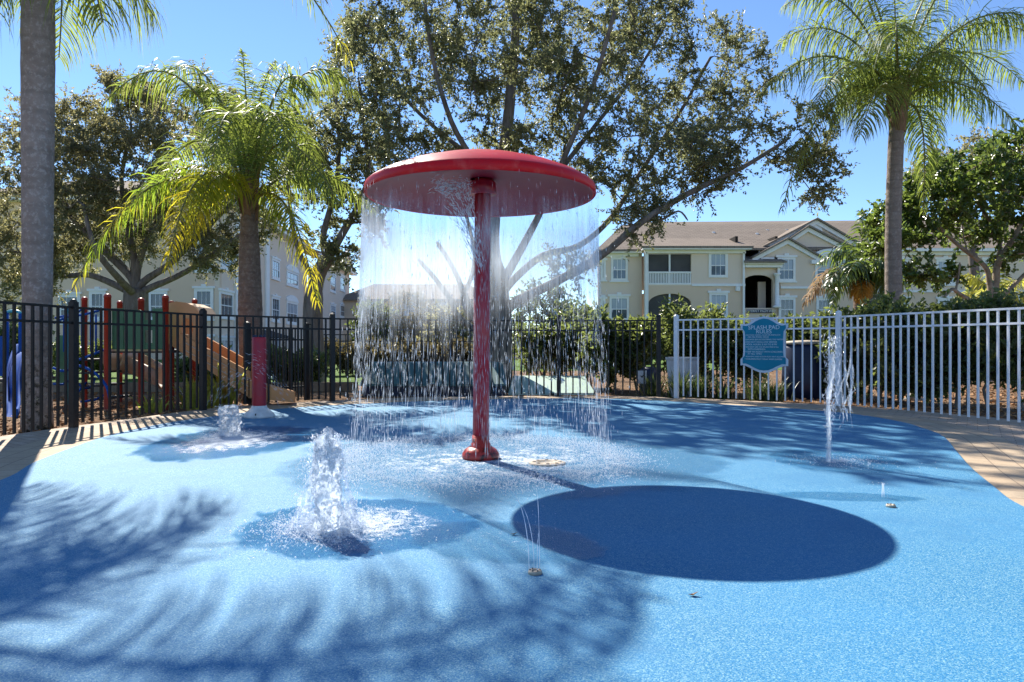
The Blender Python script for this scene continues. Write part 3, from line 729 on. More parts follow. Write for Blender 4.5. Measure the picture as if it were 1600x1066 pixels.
# pale tub
Y = 15.6; xa, xb = pp(1040, 0, Y)[0], pp(1092, 0, Y)[0]; cxx = (xa+xb)/2; w = (xb-xa)/2
root = thing('garden_tub', 'weathered white garden tub half hidden by strappy leaves behind white fence', 'tub', (cxx, Y, -.06))
MB().lathe([(w*.80, -.06), (w*.86, .3), (w*.95, .72), (w*1.02, .76), (w*1.02, .80), (w*.9, .80), (w*.86, .70), (.01, .68)], (cxx, Y, 0), 4, False).build('tub_body', 'white_plastic', root)
# navy tank with pale cover
Y = 15.2; xa, xb = pp(1224, 0, Y)[0], pp(1292, 0, Y)[0]; cxx = (xa+xb)/2; w = (xb-xa)/2; zt = pp(0, 536, Y)[2]
root = thing('storage_tank', 'big dark navy tank with pale cover behind the white fence', 'tank', (cxx, Y, -.06))
MB().lathe([(w*1.0, -.06), (w*1.02, .3), (w*.98, zt-.12), (w*.90, zt-.03)], (cxx, Y, 0), 28).build('tank_body', 'navy_plastic', root, True)
MB().lathe([(w*.96, zt-.03), (w*1.0, zt-.01), (w*.96, zt+.03), (w*.5, zt+.05), (.01, zt+.06)], (cxx, Y, 0), 28, False).build('tank_cover', 'beige_plastic', root, True)
# pedestal table
Y = 14.6; x = pp(1428, 0, Y)[0]; zt = pp(0, 530, Y)[2]
root = thing('pedestal_table', 'pale round pedestal top showing between the white pickets and dark shrubs', 'table', (x, Y, -.06))
MB().lathe([(.28, zt-.03), (.30, zt), (.27, zt+.02), (.01, zt+.02)], (x, Y, 0), 24).build('tabletop', 'white_plastic', root, True)
MB().lathe([(.22, -.06), (.08, .05), (.07, zt-.06), (.14, zt-.03)], (x, Y, 0), 16).build('pedestal', 'concrete', root, True)

# ================================================================== playground
PL = 13.0
def P3(px, py, Y): return Vector(pp(px, py, Y))
root = thing('play_set', 'red posted playground climbing frame with green panels and tan slide', 'playground', (pp(215, 0, PL)[0], PL, -.06))
def playpost(px, top, Y, w):
    x, _, z = pp(px, top, Y); r = sz(w, Y)/2
    MB().lathe([(r, -.06), (r, z-r*1.2), (r*1.08, z-r*1.2), (r*1.08, z-r*.6), (r*.8, z-r*.2), (r*.3, z), (.001, z)], (x, Y, 0), 18, False).build('post', 'play_red', root, True)
for a_ in ((132, 464, 13.0, 8.5), (168, 459, 12.4, 10.5), (187, 470, 14.0, 8), (220.5, 465.5, 13.2, 9), (258.5, 461, 12.5, 9.5), (268, 470, 13.2, 8.5), (304, 467, 14.8, 8)): playpost(*a_)
zd = pp(0, 547, 12.8)[2]
x0, x1 = pp(168, 0, 12.6)[0], pp(304, 0, 13.5)[0]
MB().bbox(x0, x1, 12.55, 14.6, zd-.05, zd).build('deck', 'play_deck', root)
MB().bbox(x0, pp(258, 0, 12.6)[0], 12.52, 12.56, zd-.02, zd+.03).build('deck_edge', 'beige_plastic', root)
def panel(pxs, y0, y1, Y, mat, rounded=True, hole=None):
    a, b = pxs; pts = []
    if rounded:
        for k in range(9):
            q = k/8; pts.append(P3(a+(b-a)*q, y0+5-5*math.sin(q*math.pi)**.5, Y))
    else: pts = [P3(a, y0, Y), P3(b, y0, Y)]
    pts += [P3(b, y1, Y), P3(a, y1, Y)]
    MB().prism(pts, (0, .03, 0)).build('panel', mat, root)
panel((175, 192.5), 482, 546, 12.45, 'play_green', False); panel((200, 226), 484, 546, 12.45, 'play_green'); panel((238, 254), 482, 546, 12.45, 'play_green', False)
panel((192.5, 200), 500, 516, 12.46, 'play_green', False); panel((192.5, 200), 536, 546, 12.46, 'play_green', False); panel((226, 238), 500, 516, 12.46, 'play_green', False); panel((226, 238), 536, 546, 12.46, 'play_green', False)
# slide hood with an oval opening, built as a frame
hood = [(263, 474), (272, 471), (288, 472), (303, 478), (312, 490), (314, 523), (314, 545)]
Yh = 12.75
outer = [(263,474),(275,471),(290,473),(304,479),(312,490),(314,505),(314,525),(312,552),(290,540),(263,538),(263,520),(263,495)]
innr = [(285,503),(288,499),(292,497.5),(296,498),(300,502),(302,507),(302,514),(301,521),(294,523),(285,522),(284,516),(284,509)]
mb = MB(); A = [P3(*q, Yh) for q in outer]; B_ = [P3(*q, Yh) for q in innr]; n = 12; off = Vector((0, .07, 0))
mb.add(A + B_ + [p+off for p in A] + [p+off for p in B_], [(i, (i+1) % n, n+(i+1) % n, n+i) for i in range(n)] + [(2*n+(i+1) % n, 2*n+i, 3*n+i, 3*n+(i+1) % n) for i in range(n)] + [(i, 2*n+i, 2*n+(i+1) % n, (i+1) % n) for i in range(n)] + [(n+(i+1) % n, 3*n+(i+1) % n, 3*n+i, n+i) for i in range(n)])
mb.build('slide_hood', 'play_tan', root)
mb = MB(); mb.prism([P3(290, 473, Yh+.06), P3(304, 479, Yh+.06), P3(313, 492, Yh+.06), P3(305, 489, Yh+.06), P3(296, 482, Yh+.06)], (0, .75, 0)); mb.build('hood_roof', 'play_buff', root)
mb = MB(); mb.prism([P3(265, 474, Yh+.8), P3(304, 479, Yh+.8), P3(314, 525, Yh+.8), P3(265, 525, Yh+.8)], (0, .05, 0)); mb.build('hood_back', 'play_tan', root)
# chute: two side walls and a bed
def strip(a, b, c, d, Y, th, nm, mat):
    MB().prism([P3(*a, Y), P3(*b, Y), P3(*c, Y), P3(*d, Y)], (0, th, 0)).build(nm, mat, root)
strip((280, 521), (390, 581), (390, 622), (263, 537), 12.7, .06, 'slide_side', 'play_tan')
strip((308, 519), (396, 568), (396, 612), (300, 552), 13.55, .06, 'slide_side', 'play_tan')
mb = MB(); mb.add([P3(266, 534, 12.76), P3(392, 606, 12.76), P3(462, 627, 12.76), P3(462, 620, 13.6), P3(396, 600, 13.6), P3(280, 534, 13.6)], [(0, 1, 4, 5), (1, 2, 3, 4)]); mb.build('slide_bed', 'play_tan', root)
strip((388, 592), (460, 612), (460, 629), (388, 622), 12.7, .06, 'slide_exit', 'play_tan')
for dy in (14, 27):
    MB().tube([P3(285+dy*.2, 521+dy, 12.685), P3(388, 577+dy, 12.685)], .010, 6).build('slide_rib', 'play_buff', root)
# curling slide under the deck
V = []; F = []
for i in range(15):
    q = i/14; c = P3(176+80*q, 570+32*q**1.5, 13.4+.9*math.sin(q*2.6))
    for k in range(9):
        w = math.pi*(k/8); V.append(c + Vector((0, -.36*math.cos(w), .30-.40*math.sin(w))))
for i in range(14):
    for k in range(8): F.append((i*9+k, i*9+k+1, (i+1)*9+k+1, (i+1)*9+k))
so_ = obj('curved_slide', V, F, 'play_buff', root, True)
md = so_.modifiers.new('thick', 'SOLIDIFY'); md.thickness = .03
# blue rails, stair rails and the arched climber
for px in (100, 112, 122, 128, 142, 150, 157): MB().tube([P3(px, 489+abs(px-130)*.12, 12.9), P3(px, 550, 12.9)], .017, 8).build('railing_bar', 'play_blue', root, True)
MB().tube([P3(84, 505, 12.8), P3(105, 495, 12.8), P3(130, 492, 12.8), P3(160, 484, 12.8)], .022, 8).build('handrail', 'play_blue', root, True)
MB().tube([P3(108, 568, 12.7), P3(130, 560, 12.7), P3(162, 547, 12.7)], .024, 8).build('stair_rail', 'play_blue', root, True)
MB().tube([P3(86, 497, 13.3), P3(120, 490, 13.3), P3(128, 483, 13.3), P3(160, 483, 13.3)], .02, 8).build('handrail', 'play_blue', root, True)
for off_ in (0, .55):
    pts = [P3(83, 575, 12.2+off_), P3(100, 580, 12.2+off_), P3(122, 572, 12.2+off_), P3(140, 578, 12.2+off_), P3(157, 591, 12.2+off_), P3(168, 608, 12.2+off_), P3(172, 630, 12.2+off_)]
    MB().tube([tuple(v) for v in spline([tuple(p) for p in pts], 5)], .024, 8).build('climber_rail', 'play_blue', root, True)
for a_, b_ in (((120, 648), (160, 641)), ((126, 628), (168, 615)), ((122, 600), (142, 606)), ((142, 604), (148, 592)), ((110, 618), (135, 598)), ((84, 600), (110, 594))):
    MB().tube([P3(*a_, 12.3), P3((a_[0]+b_[0])/2, (a_[1]+b_[1])/2+4, 12.5), P3(*b_, 12.8)], .019, 8).build('climber_rung', 'play_blue', root, True)
MB().tube([P3(107, 480, 13.5), P3(107, 640, 13.5)], .055, 12).build('post', 'play_teal', root, True)
mb = MB().prism([P3(87, 527, 13.6), P3(91, 524, 13.6), P3(102, 524, 13.6), P3(104, 527, 13.6), P3(104, 600, 13.6), P3(87, 600, 13.6)], (0, .04, 0)); mb.build('panel', 'play_green', root)
for k in range(4):
    z = zd*(k+.5)/4.2; xk = pp(160-k*9, 0, 12.8)[0]
    MB().bbox(xk-.2, xk+.06, 12.75, 13.7, z-.03, z).build('stair_tread', 'play_deck', root)
# smaller blue set further left
root = thing('play_set', 'smaller blue playground set with steep blue slide behind the nearest palm', 'playground', (pp(20, 0, 13.8)[0], 13.8, -.06))
for px, top in ((10, 487), (33, 490), (-14, 487)): MB().tube([P3(px, top, 13.9), P3(px, 612, 13.9)], .045, 10).build('post', 'play_blue', root, True)
MB().tube([tuple(v) for v in spline([tuple(P3(10, 489, 13.9)), tuple(P3(16, 486.5, 13.9)), tuple(P3(28, 487, 13.9)), tuple(P3(33, 491, 13.9))], 4)], .03, 8).build('top_rail', 'play_teal', root, True)
MB().prism([P3(-8, 526, 13.8), P3(5, 525, 13.8), P3(5, 588, 13.8), P3(-8, 588, 13.8)], (0, .05, 0)).build('panel', 'play_blue', root)
MB().bbox(pp(-20, 0, 13.9)[0], pp(34, 0, 13.9)[0], 13.7, 15, pp(0, 592, 13.9)[2]-.05, pp(0, 592, 13.9)[2]).build('deck', 'play_deck', root)
V = []; F = []
sl_ = [(36, 551, 13.2), (30, 560, 12.9), (24, 578, 12.5), (20, 600, 12.2), (20, 625, 11.9), (20, 645, 11.5), (16, 655, 11.2)]
sc_ = [np.array(p) for p in spline([tuple(P3(*q)) for q in sl_], 4)]
prf = [(-.26, .16), (-.24, .02), (-.16, -.02), (0, -.03), (.16, -.02), (.24, .02), (.26, .16)]
for p in sc_:
    for u_, w_ in prf: V.append((p[0]+u_*.75, p[1]-u_*.4, p[2]+w_))
m_ = len(prf)
for i in range(len(sc_)-1):
    for k in range(m_-1): F.append((i*m_+k, i*m_+k+1, (i+1)*m_+k+1, (i+1)*m_+k))
so_ = obj('slide', V, F, 'play_blue', root, True); md = so_.modifiers.new('thick', 'SOLIDIFY'); md.thickness = .035
# timber edging of the play area
mb = MB().box((-8.2, 17.0, .06), (9.0, .14, .22), (1, .04, 0)); tag(recentre(mb.build('timber_edging', 'timber'), (-8.2, 17.0, -.05)), 'long weathered timber edging between mulch and lawn behind the playground', 'timber')
# ================================================================== vegetation
def unit(a): return a/np.maximum(np.linalg.norm(a, axis=-1, keepdims=True), 1e-9)
def leaf_cloud(name, P, D, ln, w, mat, parent, g, fold=.25):
    """folded leaf blades at P pointing along D"""
    n = len(P); D = unit(D); rnd = unit(g.normal(0, 1, (n, 3))); S = unit(np.cross(D, rnd)); Nn = np.cross(S, D)
    ln = ln*g.uniform(.65, 1.25, n)[:, None]; w = (w*g.uniform(.7, 1.2, n))[:, None]
    b = P; t = P + D*ln - Nn*ln*.10; l = P + D*ln*.5 + S*w*.5 + Nn*w*fold; r = P + D*ln*.5 - S*w*.5 + Nn*w*fold
    V = np.stack([b, l, t, r], 1).reshape(-1, 3)
    k = 4*np.arange(n)[:, None]
    F = np.concatenate([k + np.array([[0, 1, 2]]), k + np.array([[0, 2, 3]])], 0)
    return obj(name, V, F, mat, parent)
class Skel:
    def __init__(s): s.p = []; s.par = []; s.r = []
    def add(s, p, par, r=0): s.p.append(np.array(p, float)); s.par.append(par); s.r.append(r); return len(s.p)-1
    def limb(s, pts, par, r0, r1):
        pts = spline(pts, 4); ids = []
        for i, q in enumerate(pts):
            rr = r0 + (r1-r0)*i/max(len(pts)-1, 1)
            par = s.add(q, par, rr); ids.append(par)
        return ids
    def grow(s, A, g, bias=.35, wob=.10, start=0, upd=.15, rtip=.007):
        base = s.p[0]
        A = sorted(A, key=lambda a: np.linalg.norm(a-base)); tips = []
        for a in A:
            P = np.array(s.p); d = np.linalg.norm(P-a, axis=1)
            hb = np.linalg.norm(P-base, axis=1)
            cost = d + bias*np.maximum(0, hb - np.linalg.norm(a-base)*.98) + .5*np.maximum(0, P[:, 2]-a[2]-.3)
            cost[:start] = 1e9
            j = int(np.argmin(cost)); q = s.p[j]; dist = np.linalg.norm(a-q); m = max(2, int(dist/.35))
            pd = q - s.p[s.par[j]] if s.par[j] >= 0 else np.array((0, 0, 1.0)); pd = pd/max(np.linalg.norm(pd), 1e-6)
            c = q + pd*dist*.3 + g.normal(0, wob, 3)*dist + np.array((0, 0, upd*dist*.5))
            for k in range(1, m+1):
                t = k/m; j = s.add((1-t)**2*q + 2*t*(1-t)*c + t*t*a, j)
            tips.append(j)
        return tips
    def radii(s, rtip=.008, e=2.35, rmax=None):
        n = len(s.p); acc = np.zeros(n); kids = np.zeros(n, int)
        for i in range(n):
            if s.par[i] >= 0: kids[s.par[i]] += 1
        R_ = np.zeros(n)
        for i in range(n-1, -1, -1):
            v = acc[i] if kids[i] else rtip**e
            R_[i] = max(v**(1/e), s.r[i]) if s.r[i] else v**(1/e)
            if s.par[i] >= 0: acc[s.par[i]] += min(v, 1e9)
        return R_
    def mesh(s, name, mat, parent, rtip=.008, e=2.35, sides=None):
        Rr = s.radii(rtip, e); mb = MB()
        done = set(); kids = {}
        for i, p in enumerate(s.par): kids.setdefault(p, []).append(i)
        starts = [(i, -1) for i in kids.get(-1, [])]
        while starts:
            i, frm = starts.pop(); ch = [frm] if frm >= 0 else []; rr = [Rr[i]] if frm >= 0 else []
            while True:
                ch.append(i); rr.append(Rr[i])
                ks = kids.get(i, [])
                if not ks: break
                ks = sorted(ks, key=lambda k: -Rr[k]); nx = ks[0]
                for k in ks[1:]: starts.append((k, i))
                i = nx
            if len(ch) > 1:
                rm = max(rr); n = sides or (12 if rm > .12 else 7 if rm > .04 else 4)
                rr[-1] *= .5
                mb.tube([s.p[k] for k in ch], [float(x) for x in rr], n, False)
        return mb.build(name, mat, parent, True)
def ell(g, n, px, py, rx, ry, Y, rY=None, shell=.5):
    """points in an ellipsoid given by pixels at depth Y, denser near its skin"""
    c = np.array(pp(px, py, Y)); d = unit(g.normal(0, 1, (n, 3))); rad = g.uniform(0, 1, n)**(1/3)
    rad = shell*(.72+.28*rad) + (1-shell)*rad
    rxm, rzm = sz(rx, Y), sz(ry, Y); rY = rY or (rxm+rzm)*.45
    return c + d*rad[:, None]*np.array((rxm, rY, rzm))
def sprays(tipsP, tipsD, g, twigs, per, tl, drop=.0, spread=.9):
    """leaf positions and directions along short twigs at every tip; also twig lines"""
    n = len(tipsP); base = np.repeat(tipsP, twigs, 0); d0 = np.repeat(tipsD, twigs, 0)
    d = unit(d0*.45 + g.normal(0, spread*.6, base.shape) - np.array((0, 0, drop))); L = tl*g.uniform(.5, 1.25, len(base))[:, None]
    t = (np.arange(per)+.5)/per
    P = base[:, None, :] + d[:, None, :]*L[:, :, None]*t[None, :, None] + g.normal(0, .018, (len(base), per, 3))
    P[..., 2] -= drop*.25*(t[None, :]**2)*L
    D = unit(d)[:, None, :]*.55 + g.normal(0, .75, P.shape)
    return P.reshape(-1, 3), D.reshape(-1, 3), base, base + d*L
def twig_mesh(a, b, r, name, mat, parent):
    n = len(a); d = unit(b-a); s = unit(np.cross(d, np.array([[.3, .2, 1.0]]))); q = np.cross(d, s)
    ring = [s*r, (-.5*s+.87*q)*r, (-.5*s-.87*q)*r]
    V = np.stack([a+ring[0], a+ring[1], a+ring[2], b], 1).reshape(-1, 3); k = 4*np.arange(n)[:, None]
    F = np.concatenate([k+np.array([[0, 1, 3]]), k+np.array([[1, 2, 3]]), k+np.array([[2, 0, 3]])], 0)
    return obj(name, V, F, mat, parent)
def tree(name, label, base, limbs, clumps, seed, leaf, barkm, kn=1.0, r=(.3,), ln=.11, w=.05, twigs=6, per=26, tl=.55, group=None, rtip=.008, e=2.35, drop=.15, bias=.35, start=0, cat='tree'):
    g = np.random.default_rng(seed)
    root = thing(name, label, cat, tuple(base), group); S = Skel()
    ids = {}
    for key, par, frac, pts, r0, r1 in limbs:
        if par is None: pj = -1
        else: pj = ids[par][min(int(frac*len(ids[par])), len(ids[par])-1)]; pts = [S.p[pj]] + list(pts)
        ids[key] = S.limb(pts, pj, r0, r1)
        if par is not None: S.par[ids[key][0]] = pj
    A = np.concatenate([ell(g, int(c[0]*kn), *c[1:]) for c in clumps]); A = A[A[:, 2] > .25]
    tips = S.grow(list(A), g, bias, start=start)
    S.r = [x*.72 if x < .3 else x*.86 for x in S.r]; S.mesh('trunk', barkm, root, rtip, e)
    tp = np.array([S.p[i] for i in tips]); td = unit(np.array([S.p[i]-S.p[S.par[i]] for i in tips]))
    P, D, a, b = sprays(tp, td, g, twigs, per, tl, drop)
    ok = P[:, 2] > .05; P, D = P[ok], D[ok]
    cr = leaf_cloud('crown', P, D, ln, w, leaf, root, g)
    twig_mesh(a, b, rtip*.8, 'twigs', barkm, cr)
    return root

# ---------------- big live oak behind the fence, centre
YO = 17.5
q = lambda px, py, dy=0: pp(px, py, YO+dy)
tree('oak_tree', 'big spreading oak with several limbs rising behind the red mushroom', (q(782, 600)[0], YO, -.06),
 [('t', None, 0, [q(778, 612), q(781, 560), q(781, 500), q(776, 440), q(768, 380), q(775, 300), q(790, 220), q(800, 120), q(806, 20), q(800, -120)], .42, .10),
  ('a', 't', .20, [q(800, 476, -.1), q(862, 444, -.6), q(938, 400, -1.2), q(1005, 345, -1.5), q(1080, 300, -1.6), q(1160, 262, -1.5), q(1235, 215, -1.3)], .185, .05),
  ('b', 't', .28, [q(800, 440, .2), q(848, 400, .5), q(905, 384, .8), q(955, 340, 1), q(1000, 270, 1.3), q(1060, 180, 1.4), q(1110, 90, 1.5)], .155, .05),
  ('c', 't', .30, [q(800, 415), q(822, 375), q(845, 330), q(880, 250, -.5), q(925, 140, -1), q(960, 20, -1.5)], .17, .06),
  ('d', 't', .45, [q(755, 330), q(742, 260, -.3), q(705, 190, -.8), q(676, 90, -1.2), q(660, -30, -1.5)], .14, .05),
  ('e', 't', .14, [q(755, 510), q(735, 490), q(724, 460)], .20, .15),
  ('e1', 'e', 1, [q(716, 436), q(700, 405), q(682, 378)], .10, .07), ('e2', 'e', 1, [q(735, 437, .2), q(741, 410, .3), q(739, 380, .4), q(718, 300, .8), q(690, 220, 1)], .09, .05),
  ('f', 'e', .0, [q(718, 497, -.3), q(706, 472, -.4), q(680, 436, -.5), q(653, 405, -.6)], .12, .07),
  ('h', 'd', .45, [q(680, 200, .4), q(630, 150, .8), q(590, 90, 1.2)], .09, .04), ('k', 'c', .6, [q(935, 190, .5), q(990, 120, .8), q(1040, 40, 1)], .09, .04),
  ('m', 'a', .62, [q(1030, 345, -1.2), q(1060, 330, -1), q(1075, 345, -.9)], .05, .03)],
 [(48, 640, 60, 95, 100, YO, 1.9, .6), (44, 760, 30, 110, 100, YO, 2.4, .5), (46, 900, 20, 110, 100, YO+.5, 2.2, .5), (42, 700, 160, 120, 80, YO, 2.2, .6), (40, 830, 160, 110, 70, YO-.3, 2.2, .5), (32, 940, 150, 80, 80, YO, 1.8, .6),
  (30, 1010, 90, 70, 90, YO+1, 1.6, .6), (26, 1075, 190, 70, 60, YO+1, 1.4, .6), (20, 1105, 100, 60, 60, YO+1, 1.3, .6), (20, 1165, 110, 45, 70, YO+1, 1.1, .6), (30, 1060, 265, 85, 55, YO-1.5, 1.3, .6), (22, 1130, 225, 60, 50, YO-1.5, 1.2, .6), (18, 1240, 215, 52, 55, YO-1.3, 1.0, .6), (12, 1275, 270, 28, 40, YO-1.2, .7, .6),
  (26, 640, 240, 80, 45, YO+.6, 1.6, .6), (20, 570, 130, 50, 80, YO+1, 1.3, .6), (22, 870, 250, 90, 45, YO, 1.8, .5), (22, 990, 240, 70, 60, YO-.5, 1.4, .6), (60, 800, -70, 260, 90, YO, 3.2, .6), (30, 800, 60, 120, 70, YO, 2.4, .5), (24, 600, 30, 60, 70, YO+.5, 1.6, .6), (22, 1010, 20, 60, 60, YO+.5, 1.5, .6), (24, 900, 100, 80, 60, YO+1, 1.8, .5), (14, 1000, 340, 40, 28, YO-1.2, .6, .6), (6, 880, 415, 40, 25, YO-.6, .6, .5), (12, 590, 210, 45, 40, YO+1, 1.1, .5)],
 21, 'oak_leaf', 'oak_bark', kn=1.5, ln=.088, w=.043, twigs=5, per=26, tl=.50, start=24, rtip=.0062, e=2.4)
# ---------------- oak behind the playground, many spreading limbs
YL = 23.0; q = lambda px, py, dy=0: pp(px, py, YL+dy)
tree('oak_tree', 'broad olive green oak with low fanning limbs behind the playground', (q(212, 570)[0], YL, -.06),
 [('t', None, 0, [q(212, 585), q(213, 530), q(212, 480), q(213, 450)], .50, .42)] +
 [(f'l{i}', 't', .8, [q(*p_) for p_ in pts], .19, .06) for i, pts in enumerate((
   [(225, 440), (262, 415), (300, 380), (345, 335), (380, 300)], [(205, 435), (170, 400), (120, 350), (80, 300)], [(215, 420), (232, 370), (260, 320, 1), (290, 250, 1)],
   [(190, 450), (140, 430), (90, 430), (40, 400)], [(210, 410), (200, 350), (190, 280, 1), (205, 200, 1)], [(235, 450), (290, 425), (350, 385, -1), (400, 350, -1)],
   [(190, 440, -1), (150, 390, -2), (130, 320, -2)], [(205, 430, 1), (110, 330, 2), (60, 230, 2)]))],
 [(36, 200, 260, 80, 80, YL, 2.0, .6), (36, 120, 270, 80, 80, YL, 2.0, .6), (36, 290, 250, 80, 90, YL+.5, 2.0, .6), (40, 60, 330, 90, 90, YL, 2.2, .6), (26, 20, 260, 60, 70, YL+.5, 1.6, .6), (34, 160, 350, 100, 60, YL, 2.2, .5), (30, 360, 330, 60, 60, YL-.5, 1.6, .5), (26, 220, 180, 60, 50, YL+1, 1.6, .6),
  (22, 130, 210, 55, 45, YL+1, 1.4, .6), (22, 330, 190, 55, 70, YL+1.5, 1.4, .6), (26, 20, 430, 70, 60, YL-.5, 1.6, .5), (20, 330, 390, 50, 35, YL-.8, 1.2, .5), (16, 420, 290, 50, 60, YL+1, 1.3, .5), (22, -60, 350, 60, 110, YL, 1.8, .5), (34, 200, 330, 110, 60, YL+1, 2, .5), (26, 60, 400, 80, 50, YL+.6, 1.8, .5), (24, 270, 320, 70, 60, YL-.6, 1.6, .5), (22, 100, 200, 60, 50, YL+1, 1.6, .6), (18, 210, 150, 40, 30, YL+1, 1.2, .6)],
 22, 'oak_leaf_olive', 'oak_bark', kn=1.7, ln=.105, w=.050, twigs=6, per=24, tl=.60, e=2.3, start=14, rtip=.0065)
# ---------------- leaning oak between the palm and the mushroom
YM = 20.0; q = lambda px, py, dy=0: pp(px, py, YM+dy)
tree('oak_tree', 'leaning oak with dark trunk just behind the drooping yellow frond', (q(492, 590)[0], YM, -.06),
 [('t', None, 0, [q(490, 600), q(490, 540), q(489, 480), q(497, 430), q(515, 400)], .36, .26), ('a', 't', .95, [q(535, 365), q(553, 335), q(566, 308), q(575, 270), q(570, 200), q(560, 120)], .17, .05),
  ('b', 't', .9, [q(505, 370), q(520, 310), q(530, 240), q(525, 150)], .16, .05), ('c', 't', .7, [q(470, 400), q(455, 340), q(450, 260)], .13, .05), ('d', 'a', .25, [q(575, 345), q(590, 340), q(600, 355)], .05, .03)],
 [(30, 530, 270, 55, 60, YM, 1.5, .6), (26, 480, 300, 55, 70, YM, 1.5, .6), (24, 560, 210, 45, 60, YM, 1.3, .6), (22, 500, 190, 60, 60, YM+.5, 1.4, .6), (16, 575, 330, 25, 45, YM, .8, .6), (10, 540, 395, 30, 25, YM-.3, .7, .5), (20, 450, 230, 50, 60, YM+.5, 1.2, .6), (16, 560, 110, 40, 55, YM+.5, 1.2, .6)],
 23, 'oak_leaf', 'oak_bark', ln=.115, w=.055, twigs=6, per=24, tl=.55, start=8)
# ---------------- broad leaved tree on the right
YR = 18.5; q = lambda px, py, dy=0: pp(px, py, YR+dy)
tree('broadleaf_tree', 'glossy leaved multi stemmed tree with pale bent limbs beside the grey palm', (q(1535, 570)[0], YR, -.06),
 [('t', None, 0, [q(1545, 590), q(1546, 540), q(1547, 500), q(1550, 478)], .26, .22), ('a', 't', .95, [q(1556, 440), q(1560, 410), q(1585, 370), q(1605, 330), q(1640, 280)], .14, .06),
  ('b', 't', .95, [q(1546, 440), q(1538, 415), q(1500, 385), q(1460, 350), q(1420, 330)], .11, .05), ('c', 't', .75, [q(1525, 475, -.4), q(1500, 460, -.8), q(1488, 452, -1), q(1475, 465, -1.2)], .09, .05),
  ('d', 'c', .6, [q(1497, 435, -.8), q(1500, 410, -.8)], .04, .03), ('e', 't', .95, [q(1570, 460), q(1600, 430), q(1640, 390)], .10, .05), ('f', 'a', .4, [q(1560, 370, .4), q(1530, 320, .6), q(1500, 260, .8)], .08, .04)],
 [(18, 1450, 315, 50, 40, YR, 1.2, .6), (24, 1500, 280, 60, 50, YR, 1.4, .6), (28, 1570, 300, 60, 60, YR, 1.5, .6), (26, 1600, 250, 60, 60, YR, 1.5, .6), (7, 1425, 372, 30, 20, YR-.5, .7, .6), (9, 1465, 428, 55, 14, YR-.8, .8, .6), (16, 1400, 340, 30, 30, YR+.3, .8, .6), (10, 1590, 395, 40, 25, YR, .9, .5), (8, 1385, 375, 22, 26, YR-.4, .6, .6), (20, 1630, 340, 50, 80, YR, 1.5, .6), (14, 1520, 350, 50, 30, YR+.6, .9, .5)],
 24, 'broad_leaf', 'pale_bark', kn=1.45, ln=.15, w=.095, twigs=5, per=13, tl=.42, drop=.05, start=8)
YR2 = 30.0; q = lambda px, py, dy=0: pp(px, py, YR2+dy)
tree('oak_tree', 'thin brownish oak standing far behind the glossy leaved tree', (q(1530, 570)[0], YR2, -.06),
 [('t', None, 0, [q(1530, 570), q(1528, 480), q(1520, 400), q(1515, 330)], .34, .2), ('a', 't', .9, [q(1480, 290), q(1460, 250)], .1, .05), ('b', 't', .9, [q(1550, 280), q(1570, 240)], .1, .05)],
 [(36, 1500, 260, 70, 40, YR2, 2.2, .6), (30, 1570, 255, 60, 40, YR2, 2, .6), (20, 1450, 290, 40, 40, YR2, 1.4, .6), (20, 1630, 270, 50, 60, YR2, 2, .6)],
 25, 'oak_leaf_olive', 'oak_bark', ln=.15, w=.075, twigs=6, per=14, tl=.75, start=8)
# ---------------- distant trees and shrubs seen through the water
for i, (px, top, bot, wd, Y, lab, leaf) in enumerate((
   (845, 436, 575, 58, 36, 'bright green bushy tree in the distance right of the oak trunk', 'far_leaf'), (905, 470, 575, 34, 34, 'small dark bushy tree beside the right building corner', 'hedge_leaf'),
   (640, 455, 560, 62, 46, 'brownish far tree in front of the low brown roofed block', 'brown_hedge_leaf'), (585, 470, 560, 32, 44, 'small light green far tree at the left edge of the water curtain', 'far_leaf'), (700, 478, 570, 36, 40, 'small olive far tree beside the forked oak limb', 'oak_leaf_olive'))):
    q = lambda px_, py_, dy=0: pp(px_, py_, Y+dy); h = bot-top
    tree('far_tree', lab, (q(px, 570)[0], Y, -.06), [('t', None, 0, [q(px, 575), q(px+2, bot-h*.3), q(px-1, top+h*.45)], .16, .08)],
      [(40, px, top+h*.38, wd*.8, h*.34, Y, None, .6), (20, px-wd*.35, top+h*.6, wd*.55, h*.25, Y, None, .6), (20, px+wd*.4, top+h*.58, wd*.5, h*.26, Y, None, .6)],
      60+i, leaf, 'oak_bark', ln=.22, w=.12, twigs=5, per=13, tl=.7, group='distant trees behind the far fence', start=2, rtip=.012)

